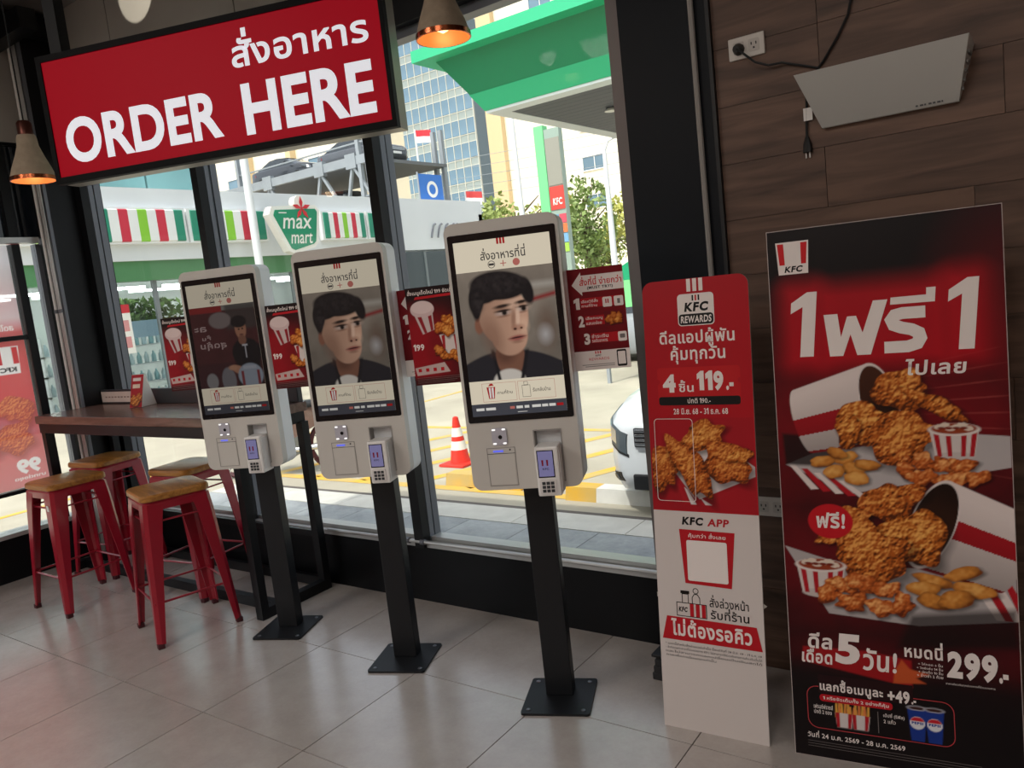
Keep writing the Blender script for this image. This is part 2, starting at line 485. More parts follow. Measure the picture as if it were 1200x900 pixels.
def wood_mat(name, c1, c2, rough, scale, axis='x', spec=0.4):
    if name in MATS: return MATS[name]
    m = bpy.data.materials.new(name); m.use_nodes = True; nt = m.node_tree; p = nt.nodes['Principled BSDF']
    tc = nt.nodes.new('ShaderNodeTexCoord'); oi = nt.nodes.new('ShaderNodeObjectInfo'); mp = nt.nodes.new('ShaderNodeMapping')
    ad = nt.nodes.new('ShaderNodeVectorMath'); ad.operation = 'ADD'
    ml = nt.nodes.new('ShaderNodeVectorMath'); ml.operation = 'SCALE'; ml.inputs[3].default_value = 37.0
    cx = nt.nodes.new('ShaderNodeCombineXYZ'); nt.links.new(oi.outputs['Random'], cx.inputs[0]); nt.links.new(oi.outputs['Random'], cx.inputs[1]); nt.links.new(oi.outputs['Random'], cx.inputs[2])
    nt.links.new(cx.outputs[0], ml.inputs[0]); nt.links.new(tc.outputs['Object'], ad.inputs[0]); nt.links.new(ml.outputs[0], ad.inputs[1]); nt.links.new(ad.outputs[0], mp.inputs[0])
    mp.inputs['Scale'].default_value = (scale, scale*9, scale*9) if axis == 'x' else (scale*9, scale, scale*9)
    n = nt.nodes.new('ShaderNodeTexNoise'); n.inputs['Scale'].default_value = 1.0; n.inputs['Detail'].default_value = 9; n.inputs['Distortion'].default_value = 0.7
    r = nt.nodes.new('ShaderNodeValToRGB'); e = r.color_ramp.elements; e[0].position = 0.30; e[0].color = (*c2, 1); e[1].position = 0.68; e[1].color = (*c1, 1)
    nt.links.new(mp.outputs[0], n.inputs['Vector']); nt.links.new(n.outputs['Fac'], r.inputs[0])
    hsv = nt.nodes.new('ShaderNodeHueSaturation'); mr = nt.nodes.new('ShaderNodeMapRange'); mr.inputs[3].default_value = 0.93; mr.inputs[4].default_value = 1.07
    nt.links.new(oi.outputs['Random'], mr.inputs[0]); nt.links.new(mr.outputs[0], hsv.inputs['Value']); nt.links.new(r.outputs[0], hsv.inputs['Color']); nt.links.new(hsv.outputs[0], p.inputs['Base Color'])
    b = nt.nodes.new('ShaderNodeBump'); b.inputs['Strength'].default_value = 0.15; b.inputs['Distance'].default_value = 0.004
    nt.links.new(n.outputs['Fac'], b.inputs['Height']); nt.links.new(b.outputs[0], p.inputs['Normal'])
    p.inputs['Roughness'].default_value = rough; p.inputs['Specular IOR Level'].default_value = spec
    MATS[name] = m; return m
M_plank = wood_mat('wood_look_tile', S(114, 87, 72), S(68, 50, 41), 0.5, 2.2)
M_table = wood_mat('table_wood', S(124, 94, 82), S(82, 58, 50), 0.25, 2.5)
M_seat = wood_mat('seat_wood', S(186, 130, 66), S(136, 86, 38), 0.3, 4.0)

def tile_mat(name, c1, c2, rough, sc, coat=0.0):
    if name in MATS: return MATS[name]
    m = bpy.data.materials.new(name); m.use_nodes = True; nt = m.node_tree; p = nt.nodes['Principled BSDF']
    tc = nt.nodes.new('ShaderNodeTexCoord'); oi = nt.nodes.new('ShaderNodeObjectInfo')
    cx = nt.nodes.new('ShaderNodeCombineXYZ'); ml = nt.nodes.new('ShaderNodeVectorMath'); ml.operation = 'SCALE'; ml.inputs[3].default_value = 53.0; ad = nt.nodes.new('ShaderNodeVectorMath')
    nt.links.new(oi.outputs['Random'], cx.inputs[0]); nt.links.new(oi.outputs['Random'], cx.inputs[2]); nt.links.new(cx.outputs[0], ml.inputs[0]); nt.links.new(tc.outputs['Object'], ad.inputs[0]); nt.links.new(ml.outputs[0], ad.inputs[1])
    n = nt.nodes.new('ShaderNodeTexNoise'); n.inputs['Scale'].default_value = sc; n.inputs['Detail'].default_value = 10; n.inputs['Roughness'].default_value = 0.65
    n2 = nt.nodes.new('ShaderNodeTexNoise'); n2.inputs['Scale'].default_value = sc*14; n2.inputs['Detail'].default_value = 3
    nt.links.new(ad.outputs[0], n.inputs['Vector']); nt.links.new(ad.outputs[0], n2.inputs['Vector'])
    mx = nt.nodes.new('ShaderNodeMath'); mx.operation = 'MULTIPLY_ADD'; mx.inputs[1].default_value = 0.25
    nt.links.new(n2.outputs['Fac'], mx.inputs[0]); nt.links.new(n.outputs['Fac'], mx.inputs[2])
    r = nt.nodes.new('ShaderNodeValToRGB'); e = r.color_ramp.elements; e[0].position = 0.40; e[0].color = (*c2, 1); e[1].position = 0.92; e[1].color = (*c1, 1)
    nt.links.new(mx.outputs[0], r.inputs[0]); nt.links.new(r.outputs[0], p.inputs['Base Color'])
    rr = nt.nodes.new('ShaderNodeMapRange'); rr.inputs[3].default_value = rough-0.02; rr.inputs[4].default_value = rough+0.03; nt.links.new(n.outputs['Fac'], rr.inputs[0]); nt.links.new(rr.outputs[0], p.inputs['Roughness'])
    p.inputs['Specular IOR Level'].default_value = 0.8
    p.inputs['Coat Weight'].default_value = coat; p.inputs['Coat Roughness'].default_value = 0.2
    MATS[name] = m; return m
M_tile = tile_mat('floor_tile_stone', S(192, 184, 178), S(172, 163, 157), 0.24, 6.0, 0.9)

# ---- floor: slab with single tiles
floor = struct(MB().box(XL-0.05, XR, YB, YW+0.1, -0.12, -0.004).build('floor', M_grout))
tm = {}
xs = [XL] + [-1.02-0.6*k for k in range(7, -1, -1)] + [-1.02+0.6*k for k in range(1, 8)] + [XR]
ys = [YB] + [2.175-0.6*k for k in range(11, -1, -1)] + [YW]
for i in range(len(xs)-1):
    for j in range(len(ys)-1):
        w = xs[i+1]-xs[i]-0.004; d = ys[j+1]-ys[j]-0.004
        if w < 0.02 or d < 0.02: continue
        key = (round(w, 3), round(d, 3))
        if key not in tm: tm[key] = MB().box(-w/2, w/2, -d/2, d/2, -0.012, 0.0).mesh('tile', M_tile)
        obj('tile', tm[key], floor, ((xs[i]+xs[i+1])/2, (ys[j]+ys[j+1])/2, 0))

struct(MB().box(XL-0.3, XR+0.2, YB-0.2, YW+0.25, ZC, ZC+0.3).build('ceiling', M_ceil))
struct(MB().box(XL-0.2, XR+0.2, YB-0.2, YB, -0.3, ZC).build('wall_rear', mat('rear_wall_paint', S(150, 120, 104), 0.8, noise=0.05, nscale=2)))
struct(MB().box(XR, XR+0.2, YB, YW+0.2, -0.3, ZC).build('wall_side', mat('side_wall_paint', S(150, 142, 134), 0.8, noise=0.05, nscale=2)))
for px, py in PANELS:  # unseen glowing panels, added to brighten the room
    c = thing('added_ceiling_panel', 'unseen white luminous panel added in the ceiling to brighten the restaurant', 'ceiling light', (px, py, ZC-0.02), group='added luminous ceiling panels')
    MB().plate(rect(-0.64, 0.64, -0.34, 0.34), [rect(-0.6, 0.6, -0.3, 0.3)], 0, 0.02, lambda x, y, z: (x, z, y)).build('frame', M_white_pl, c)
    MB().box(-0.6, 0.6, -0.3, 0.3, 0.008, 0.02).build('diffuser', mat('diffuser', (1, 0.95, 0.9), 0.5, emit=2.0), c)

# ---- wall_back: low black panel, head beam, grey bulkhead panels
wall_back = struct(MB().box(-5.42, -0.985, YW, YW+0.16, -0.3, 0.285).build('wall_back', M_panel))
def wbpart(name, m, *b, smooth=False): return MB().box(*b).build(name, m, wall_back)
wbpart('head_beam', M_black, -5.60, -0.985, YW-0.02, YW+0.18, 2.725, 2.95)
wbpart('beam_flange', M_black, -5.60, -0.985, YW-0.07, YW+0.02, 2.93, 2.96)
for x0, x1 in ((-5.60, -4.725), (-4.715, -3.52), (-3.51, -2.3), (-2.29, -0.985)):
    wbpart('bulkhead_panel', M_grey, x0, x1, YW, YW+0.15, 2.96, ZC)
wbpart('bulkhead_backing', M_black, -5.6, XR, YW+0.08, YW+0.2, 2.95, ZC+0.3)
wbpart('column_cladding', M_navy, -1.335, -0.985, YW-0.012, YW+0.16, -0.004, ZC)
wbpart('column_edge', mat('column_edge_dark', S(14, 16, 20), 0.5), -0.998, -0.985, YW-0.03, YW, 0, ZC)  # darker strip along the column's right edge
MB().tube([(-1.05, YW-0.024, 0.05), (-1.05, YW-0.024, ZC)], 0.0105, 8).build('conduit', mat('conduit_grey', S(150, 146, 142), 0.5), wall_back, smooth=True)

# ---- windows in the back wall
M_glass = glass('window_glass', (0.97, 0.985, 0.98), 0.05)
mull = [(-5.42, -5.345), (-4.095, -4.035), (-2.70, -2.64), (-1.382, -1.335)]
for i in range(3):
    w = struct(empty('window_%d' % (i+1), ((mull[i][1]+mull[i+1][0])/2, YW+0.06, 0.33)))
    cx = w.location.x; x0, x1 = mull[i][1]-cx, mull[i+1][0]-cx
    MB().box(x0, x1, 0.0, 0.01, 0.0, 2.395).build('pane', M_glass, w)
    MB().box(x0, x1, -0.06, -0.028, -0.045, -0.02).build('sill_track', M_alu_l, w)
    MB().box(x0, x1, -0.02, 0.05, -0.045, 0.0).build('sill', M_alu_l, w)
    MB().box(x0, x1, -0.03, 0.04, 2.355, 2.395).build('head_rail', M_alu, w)
for i, (a, b) in enumerate(mull):
    t = struct(empty('trim_%d' % (i+1), ((a+b)/2, YW, 0.285))); h = (b-a)/2
    if i == 3:
        MB().box(-h, h, -0.012, 0.11, 0, 2.44).build('jamb', mat('jamb_grey', S(116, 108, 106), 0.5), t)
    else:
        MB().box(-h, h, -0.02, 0.03, 0, 2.44).build('mullion_front', M_black, t)  # black front: the mullion's unlit face put into its colour
        MB().box(-h, h, 0.034, 0.066, 0, 2.44).build('mullion_core', M_alu, t)  # grey core and back: window light on the mullion side painted in
        MB().box(-h, h, 0.074, 0.115, 0, 2.44).build('mullion_back', M_alu, t)
        MB().box(-h, h-0.008, 0.02, 0.09, 0, 2.44).build('gasket', M_black, t)
# pipe along the sill with its couplings
pp = thing('sill_pipe', 'thin grey metal pipe running along the sill under the windows', 'pipe', (-2.75, YW-0.014, 0.318))
MB().tube([(-0.6, 0, 0), (1.41, 0, 0)], 0.0095, 8).build('tube', M_alu_l, pp, smooth=True)
for x in (0.0, 0.1): MB().tube([(x-0.012, 0, 0), (x+0.012, 0, 0)], 0.0155, 8).build('coupling', M_alu, pp)

# ---- wood look wall right of the column: planks one by one on a dark backing
wall_right = struct(MB().box(-0.985, XR, YW, YW+0.15, -0.3, ZC).build('wall_right', mat('plank_joint', S(132, 114, 100), 0.8, noise=0.2, nscale=10)))
pm = {}
z = 1.67-0.1935*8-0.1; rows = []
zz = 1.67
while zz > 0: zz -= 0.1935
k = 0
while zz < ZC:
    z0 = max(zz, 0.0)+0.001; z1 = min(zz+0.1935, ZC)-0.001
    st = -0.64 if (1.60 < zz < 1.75 or zz > 2.0) else -0.64-0.42*((k*7) % 5)/5+0.5
    xx = st
    while xx > -0.985: xx -= 1.2
    while xx < XR:
        x0 = max(xx, -0.985)+0.001; x1 = min(xx+1.2, XR)-0.001
        if x1-x0 > 0.01 and z1-z0 > 0.01:
            key = (round(x1-x0, 3), round(z1-z0, 3))
            if key not in pm: pm[key] = MB().box(-key[0]/2, key[0]/2, 0, 0.012, -key[1]/2, key[1]/2).mesh('plank', M_plank)
            obj('plank', pm[key], wall_right, ((x0+x1)/2, YW-0.012, (z0+z1)/2))
        xx += 1.2
    zz += 0.1935; k += 1

# ---- glazed left wall
wall_left = struct(MB().box(XL-0.16, XL, YB, 2.66, -0.3, 0.285).build('wall_left', M_panel))
MB().box(XL-0.12, XL+0.03, YB, 2.66, 0.285, 0.312).build('sill', M_alu_l, wall_left)
MB().box(XL-0.15, XL, YB, 2.85, 2.82, ZC).build('bulkhead_panel', M_grey, wall_left)
MB().box(XL-0.14, XL-0.01, YB, 2.66, 2.80, 2.84).build('head_rail', M_black, wall_left)
MB().box(XL-0.02, XL+0.05, YB, 2.53, 2.165, 2.20).build('light_rail', M_alu_l, wall_left)
MB().box(XL-0.05, XL-0.03, YB, 2.6, 2.2, 2.8).build('spandrel_glass', mat('dark_spandrel', S(26, 32, 40), 0.08, spec=0.6), wall_left)
MB().box(XL-0.03, XL+0.01, 2.37, 2.43, 2.2, 2.8).build('upper_mullion', M_black, wall_left)
yd = [2.40, 1.15, -0.1, -1.35, -2.6, -3.85]
for i in range(5):
    w = struct(empty('window_%d' % (4+i), (XL-0.04, (yd[i]+yd[i+1])/2, 0.312)))
    h = (yd[i]-yd[i+1])/2-0.025
    MB().box(-0.005, 0.005, -h, h, 0, 1.85).build('pane', M_glass, w)
    MB().box(-0.03, 0.04, h-0.0, h+0.05, 0, 1.85).build('mullion', M_black, w)
    MB().box(-0.03, 0.035, -h, h, 1.228, 1.258).build('transom', M_black, w)
    MB().box(-0.03, 0.035, -h, h, 0.235, 0.258).build('transom', M_black, w)
w = struct(empty('window_9', (XL-0.04, 2.475, 0.312)))
MB().box(-0.005, 0.005, -0.05, 0.055, 0, 1.85).build('pane', M_glass, w)
MB().box(-0.05, 0.02, 0.055, 0.085, 0, 1.85).build('jamb', M_alu, w)

# corner column with its pipes
cc = struct(MB().box(-5.66, -5.42, 2.57, 2.93, -0.3, ZC).build('trim_5', M_black))
MB().box(-5.44, -5.42, 2.55, 2.57, 0, ZC).build('corner_bead', M_alu, cc)
for pi_, (nm, x, y, r, m) in enumerate((('white_pipe', -5.53, 2.548, 0.011, M_white_pl), ('grey_pipe', -5.492, 2.552, 0.0075, M_alu_l), ('thin_pipe', -5.447, 2.54, 0.006, M_alu_l), ('thin_pipe', -5.428, 2.535, 0.005, M_alu_l), ('grey_pipe', -5.468, 2.556, 0.0055, M_alu))):
    p = thing(nm, {'white_pipe': 'white vertical pipe in the corner beside the black column'}.get(nm, ('', 'thicker grey vertical pipe just right of the white corner pipe', 'thin vertical pipe in the corner, second from the window frame', 'thin vertical pipe in the corner, nearest the window frame', 'dark thin vertical pipe in the middle of the corner pipes')[pi_]), 'pipe', (x, y, 0.0), group=None if nm == 'white_pipe' else 'thin pipes in the corner')
    MB().tube([(0, 0, 0.002), (0, 0, ZC)], r, 8).build('tube', m, p, smooth=True)
    for zc in (0.45, 1.7, 2.85): MB().tube([(0, 0, zc-0.012), (0, 0, zc+0.012)], r*1.35, 8).build('clip', M_alu, p)

# black steel ceiling beams near the left corner
for i, (a, b, l) in enumerate((((-5.55, 2.45, 3.43), (-5.02, 2.45, 3.43), 'short black steel beam high in the left corner above the lit sign'), ((-5.35, -3.0, 3.50), (-5.35, 2.74, 3.50), 'black steel ceiling beam along the glazed left wall'))):
    o = MB().bar(a, b, 0.1, 0.12).build('ceiling_beam', M_black); tag(o, l, 'beam')
    
sp_ = thing('added_spotlight', 'small black spotlight out of view, added to light the grey bulkhead', 'spotlight', (-4.0, 1.2, ZC))  # out-of-view fixture, added to go with the bulkhead patch light
MB().tube([(0, 0, 0), (0, 0, -0.1)], 0.012, 8).build('stem', M_black, sp_)
MB().tube([(0.03, -0.13, -0.23), (0.0, 0.0, -0.20)], 0.045, 14).build('housing', M_black, sp_)
# ---- the street-facing side stays open: ground, forecourt
ZG = -0.30
# ================================================================== furniture inside
M_red = mat('red_enamel', S(150, 18, 40), 0.28, spec=0.5, noise=0.05, nscale=4, coat=0.2)
M_rub = mat('rubber', S(70, 18, 26), 0.6)
M_kpost = mat('kiosk_black', S(22, 24, 28), 0.45, 0.0, spec=0.35, noise=0.06, nscale=6)
M_kwhite = mat('kiosk_white', S(206, 202, 196), 0.38, noise=0.015, nscale=4)
M_kgrey = mat('kiosk_grey', S(150, 146, 142), 0.45)
M_bezel = mat('bezel_glass', S(16, 17, 22), 0.08, spec=0.5)

# ---- bar stools
def make_stool(label, x, y, rz):
    t = thing('bar_stool', label, 'stool', (x, y, 0), (0, 0, R(rz)), group='red bar stools at the window table')
    wt = MB()
    o = rrect(-0.165, 0.165, -0.165, 0.165, 0.05, 5)
    bm_secs = []
    for zz, g in ((0.702, -0.004), (0.706, 0.0), (0.726, 0.0), (0.734, -0.005), (0.736, -0.012)):
        s = (0.165+g)/0.165; bm_secs.append([(px*s, py*s, zz + 0.0) for px, py in o])
    wt.sweep(bm_secs).build('seat', M_seat, t, smooth=30)
    fr = MB(); secs = []
    for zz, h in ((0.655, 0.158), (0.69, 0.158), (0.702, 0.150)):
        s = h/0.165; secs.append([(px*s, py*s, zz) for px, py in o])
    fr.sweep(secs, caps=False)
    secs = [[(px*0.93, py*0.93, zz) for px, py in o] for zz in (0.655, 0.70)]
    fr.sweep(secs, caps=False).build('seat_frame', M_red, t, smooth=30)
    for sx in (-1, 1):
        for sy in (-1, 1):
            secs = []
            for zz, c, w_ in ((0.69, 0.157, 0.092), (0.60, 0.166, 0.082), (0.30, 0.186, 0.056), (0.02, 0.204, 0.036)):
                ch = 0.018; th = 0.004
                prof = [(c-w_, c), (c-ch, c), (c, c-ch), (c, c-w_), (c-th-0.004, c-w_), (c-th-0.004, c-ch-0.004), (c-ch-0.004, c-th-0.004), (c-w_, c-th-0.004)]
                secs.append([(sx*px, sy*py, zz) for px, py in prof])
            lg = MB().sweep(secs).build('leg', M_red, t)
            MB().bbox(sx*0.190-0.0155, sx*0.190+0.0155, sy*0.190-0.0155, sy*0.190+0.0155, 0.0, 0.024, 0.003).build('foot', M_rub, lg)
    for zz, c in ((0.215, 0.186), (0.60, 0.155)):
        for k in range(4):
            a = R(90*k); ca, sa = math.cos(a), math.sin(a); rt = lambda px, py: (px*ca-py*sa, px*sa+py*ca, zz)
            MB().tube([rt(-c, c-0.008), rt(c, c-0.008)], 0.006 if zz < 0.5 else 0.005, 6).build('stretcher', M_red, t, smooth=True)
    return t
stA = make_stool('red metal bar stool with wooden seat and a white sticker on its leg', -4.695, 2.045, 0)
sl = MB().box(-0.012, 0.012, -0.001, 0.001, -0.022, 0.022).build('sticker', M_white_pl, stA, loc=(0.115, -0.1665, 0.60), rot=(R(4), 0, 0))
make_stool('red metal bar stool nearest the kiosks, standing out in the room', -3.705, 2.08, -16)
make_stool('red metal bar stool pushed under the table in the corner', -5.09, 2.475, 8)
make_stool('red metal bar stool pushed under the table beside the leftmost kiosk', -4.12, 2.46, 8)

# ---- bar table by the window
tb = thing('bar_table', 'long high bar table with brown wooden top and black steel frame by window', 'table', (-4.38, 2.47, 0))
MB().bbox(-1.04, 1.04, -0.225, 0.255, 0.995, 1.045, 0.004).build('tabletop', M_table, tb)
MB().box(-1.02, 1.02, -0.215, -0.185, 0.935, 0.995).build('apron', M_black, tb)
MB().box(-1.02, 1.02, 0.215, 0.245, 0.935, 0.995).build('apron', M_black, tb)
for x in (-1.0, 1.0): MB().box(x-0.02, x+0.02, -0.185, 0.215, 0.935, 0.995).build('end_rail', M_black, tb)
for x in (-0.985, 1.015):
    for y in (-0.19, 0.225): MB().box(x-0.025, x+0.025, y-0.022, y+0.022, 0.0, 0.94).build('leg', M_black, tb)
MB().box(-0.98, 1.0, -0.11, -0.07, 0.001, 0.055).build('floor_rail', M_black, tb)
MB().box(-0.98, 1.0, 0.232, 0.262, 0.001, 0.055).build('floor_rail', M_black, tb)
for x in (-0.985, 1.015): MB().box(x-0.025, x+0.025, -0.168, 0.203, 0.001, 0.055).build('floor_rail', M_black, tb)
MB().box(-1.0, 1.0, 0.205, 0.23, 0.30, 0.335).build('rear_rail', M_black, tb)
# socket box on the table
sb = thing('cable_box', 'long black cable box with a pale label along the back of the table', 'cable box', (-4.38, 2.70, 1.045))
MB().bbox(-1.04, 1.02, -0.012, 0.022, 0.0, 0.095, 0.004).build('body', mat('cable_box_grey', S(52, 52, 56), 0.5), sb)
MB().box(-1.03, -0.60, -0.0145, -0.012, 0.012, 0.082).build('label_plate', mat('kraft_label', S(224, 210, 200), 0.7, noise=0.06, nscale=14), sb)
for k in range(9): MB().box(-0.98+k*0.04, -0.955+k*0.04, -0.0152, -0.0145, 0.042, 0.05).build('print_line', mat('print_faint', S(150, 120, 112), 0.7), sb)

# tent card on the table
M_card = mat('card_white', S(236, 230, 222), 0.6)
tc_ = thing('tent_card', 'small folded red menu tent card standing on the bar table', 'menu card', (-4.74, 2.60, 1.0455), (0, 0, R(14)))
MB().sweep([[(-0.05, -0.06, 0.001), (-0.05, 0.06, 0.001), (-0.05, 0.004, 0.20), (-0.05, -0.004, 0.20)], [(0.05, -0.06, 0.001), (0.05, 0.06, 0.001), (0.05, 0.004, 0.20), (0.05, -0.004, 0.20)]]).build('card', M_card, tc_)
cv = Canvas(-0.049, 0.049, 0.0, 0.205, 0.0025, S(178, 24, 34))
for k, (a, b, c, d) in enumerate(((-0.025, 0.05, 0.026, 0.03), (0.02, 0.055, 0.028, 0.032), (0.0, 0.03, 0.03, 0.025))): cv.food(a, b, c, d, seed=k)
cv.put(cv.poly([(-0.035, 0.165), (0.03, 0.165), (0.03, 0.185), (-0.035, 0.185)]), S(240, 230, 225)); cv.put(cv.poly([(-0.035, 0.12), (0.025, 0.12), (0.025, 0.145), (-0.035, 0.145)]), S(240, 220, 200))
pic = cv.obj('printed_face', paint_mat('print_gloss', 0.4), tc_, 0.0)
pic.location = (0, -0.0612, 0.0015); pic.rotation_euler = (-math.atan2(0.056, 0.2), 0, 0)

# ================================================================== lit sign
SA = R(21.0)
SBx, SBy = None, None
sg = thing('lit_sign', 'large red backlit hanging sign with white lettering above the kiosks', 'sign', (-2.0575, 2.2945, 2.174), (0, 0, SA))
M_signred = mat('sign_red_lit', S(120, 4, 18), 0.5, spec=0.15, emit=0.30, emit_col=S(205, 0, 34))
M_signwhite = mat('sign_white_lit', S(200, 200, 210), 0.5, spec=0.15, emit=0.55, emit_col=(0.93, 0.95, 1.0))
M_signblk = mat('sign_black_frame', S(8, 8, 10), 0.6, spec=0.15)
W0 = -1.583; HS = 0.530
MB().box(W0+0.005, -0.005, 0.012, 0.12, 0.004, HS-0.004).build('housing', mat('sign_housing', S(150, 146, 136), 0.35, 0.5), sg)
MB().plate(rect(W0, 0.0, 0.0, HS), [rect(W0+0.024, -0.018, 0.028, HS-0.026)], -0.004, 0.03).build('frame', M_signblk, sg)
MB().box(W0+0.02, -0.014, 0.002, 0.01, 0.024, HS-0.022).build('face', M_signred, sg)
text('lettering', 'สั่งอาหาร', -0.66, 0.325, -0.072, 0.470, 0.0012, M_signwhite, sg, bold=0.024, res=6)
text('lettering', 'ORDER', -1.50, 0.075, -0.742, 0.262, 0.0012, M_signwhite, sg, bold=0.034, res=6, track=0.3)
text('lettering', 'HERE', -0.640, 0.065, -0.075, 0.262, 0.0012, M_signwhite, sg, bold=0.034, res=6, track=0.3)
for x in (-1.50, -0.12):
    MB().box(x-0.028, x+0.028, 0.03, 0.085, HS, ZC-2.174).build('hanger', M_black, sg)

# ================================================================== pendant lamps
M_conc = mat('lamp_concrete', S(158, 142, 122), 0.85, noise=0.12, nscale=30, bump=0.2, bscale=120)
M_copper = mat('copper', S(176, 96, 62), 0.22, 1.0)
M_lampin = mat('lamp_inside', S(232, 150, 84), 0.4, 0.2, emit=0.16, emit_col=S(255, 130, 60))
def pendant(label, x, y, z, s):
    t = thing('pendant_lamp', label, 'lamp', (x, y, z), group='copper rimmed pendant lamps')
    sh = [(0.1, 0.0), (0.099, 0.018), (0.086, 0.06), (0.062, 0.12), (0.047, 0.165), (0.044, 0.20), (0.04, 0.215)]
    MB().lathe([(r*s, q*s) for r, q in sh[1:]], 28).build('shade', M_conc, t, smooth=True)
    MB().lathe([(r*s, q*s) for r, q in ((0.097, -0.001), (0.102, 0.0), (0.1015, 0.018), (0.0985, 0.0185))], 28).build('copper_rim', M_copper, t, smooth=True)
    MB().lathe([(r*s, q*s) for r, q in ((0.097, 0.0), (0.083, 0.055), (0.058, 0.12), (0.04, 0.17), (0.001, 0.18))], 28).build('inner_shade', M_lampin, t, smooth=True)
    MB().lathe([(r*s, q*s) for r, q in ((0.001, 0.285), (0.026, 0.283), (0.034, 0.272), (0.034, 0.215), (0.041, 0.213))], 20).build('cap', mat('dark_copper', S(92, 52, 44), 0.35, 0.8), t, smooth=True)
    MB().lathe([(r*s, q*s) for r, q in ((0.001, 0.02), (0.022, 0.03), (0.03, 0.055), (0.022, 0.085), (0.012, 0.11))], 16).build('bulb', mat('bulb_warm', (1, 0.7, 0.4), 0.4, emit=0.9, emit_col=(1.0, 0.6, 0.28)), t, smooth=True)
    MB().tube([(0, 0, 0.28*s), (0, 0, ZC-z)], 0.004, 6).build('cord', M_black, t)
    l = bpy.data.lights.new('pendant_bulb', 'POINT'); l.energy = 0.35; l.color = (1.0, 0.68, 0.4); l.shadow_soft_size = 0.03
    lo = bpy.data.objects.new('pendant_bulb', l); COL.objects.link(lo); lo.location = (x, y, z+0.005)
pendant('concrete pendant lamp hanging right of the lit sign', -1.851, 2.373, 2.452, 1.0)
pendant('concrete pendant lamp hanging left of the lit sign', -4.089, 1.891, 2.293, 1.0)
pendant('pendant lamp with copper rim high in the top left corner', -4.86, 1.99, 3.28, 0.55)

# ================================================================== wall objects
M_cord = mat('cord_black', S(18, 18, 20), 0.5)
def outlet(label, x, z, plug):
    t = thing('wall_outlet', label, 'outlet', (x, YW-0.012, z))
    MB().bbox(-0.061, 0.061, -0.009, 0.0, -0.036, 0.036, 0.003).build('cover_plate', mat('outlet_plate', S(206, 200, 194), 0.4), t)
    for cx in (-0.026, 0.026):
        g = MB().plate(rrect(cx-0.018, cx+0.018, -0.02, 0.02, 0.004, 3), [], -0.0105, -0.009).build('socket', mat('outlet_socket', S(190, 184, 178), 0.4), t)
        for dx, dz, w, h in ((-0.008, 0.005, 0.004, 0.009), (0.008, 0.005, 0.004, 0.009), (0, -0.009, 0.006, 0.006)):
            MB().box(cx+dx-w/2, cx+dx+w/2, -0.0108, -0.0104, dz-h/2, dz+h/2).build('slot', M_cord, g)
outlet('white wall outlet with a black plug left of the white insect lamp', -0.868, 2.236, True)
outlet('white wall outlet low on the wood wall between the posters', -0.897, 0.632, False)
il = thing('insect_lamp', 'white flared metal insect trap lamp mounted on the wood wall', 'wall lamp', (-0.446, YW-0.012, 1.92))
pc = empty('power_cord', (-0.447, -0.0095, 0.312), parent=il)
MB().tube([(0, 0.0, 0), (0, -0.012, 0.0), (0, -0.03, -0.003)], [0.02, 0.018, 0.012], 10).build('plug', M_cord, pc, smooth=True)
MB().tube([(0, -0.028, -0.003), (0.02, -0.034, -0.02), (0.06, -0.026, -0.06), (0.10, -0.016, -0.078), (0.14, -0.008, -0.078), (0.185, 0.0, -0.095), (0.25, 0.004, -0.12)], 0.004, 6).build('cable', M_cord, pc, smooth=True)
pc = thing('loose_plug', 'black cord coming down behind the insect lamp to a loose dangling plug', 'plug', (-0.685, YW-0.018, 1.87))
MB().tube([(0.185, 0, ZC-1.87), (0.185, 0, 1.13), (0.165, 0, 0.63), (0.15, 0, 0.45), (0.152, 0, 0.43), (0.14, 0, 0.38), (0.105, 0, 0.32), (0.06, 0, 0.26), (0.03, 0.002, 0.23), (0.01, 0, 0.20), (0.0, 0, 0.16), (-0.003, 0, 0.10), (-0.006, 0, 0.055), (-0.006, 0, 0.03)], 0.0042, 6).build('cable', M_cord, pc, smooth=True)
MB().tube([(-0.006, 0, 0.035), (-0.006, 0, 0.01), (-0.006, 0, -0.015)], [0.006, 0.014, 0.016], 8).build('plug_body', M_cord, pc, smooth=True)
for dx in (-0.008, 0.004): MB().box(-0.006+dx, -0.002+dx, -0.002, 0.002, -0.033, -0.012).build('prong', M_alu_l, pc)
MB().box(-0.012, 0.016, -0.004, -0.002, 0.085, 0.125).build('paper_tag', M_white_pl, pc)
M_il = mat('insect_lamp_white', S(196, 196, 192), 0.4, noise=0.02, nscale=3)
def ilsec(z, hw, yf): return [(-hw, yf, z), (hw, yf, z), (hw, -0.004, z), (-hw, -0.004, z)]
MB().sweep([ilsec(0.0, 0.193, -0.022), ilsec(0.155, 0.236, -0.158)], caps=False).build('shell', M_il, il)
MB().sweep([ilsec(0.006, 0.188, -0.018), ilsec(0.15, 0.230, -0.15)], caps=False).build('liner', mat('insect_lamp_inner', S(150, 150, 150), 0.5), il)
MB().box(-0.185, 0.185, -0.018, -0.004, 0.0, 0.006).build('base', M_il, il)
for dz in (0.05, 0.09): MB().tube([(-0.2, -0.06, 0.05+dz), (0.2, -0.06, 0.05+dz)], 0.008, 8).build('tube_lamp', M_white_pl, il, smooth=True)
for k, w_ in enumerate((0.006, 0.009, 0.005, 0.008, 0.007, 0.009, 0.004)):
    MB().box(0.08+k*0.0115, 0.08+k*0.0115+w_, -0.0008, 0.0, 0.008, 0.0135).build('faint_print', mat('print_grey', S(90, 92, 96), 0.5), il).matrix_local = Matrix.Translation((0, -0.0225, 0.0)) @ Matrix.Rotation(math.atan2(0.136, 0.155), 4, 'X')
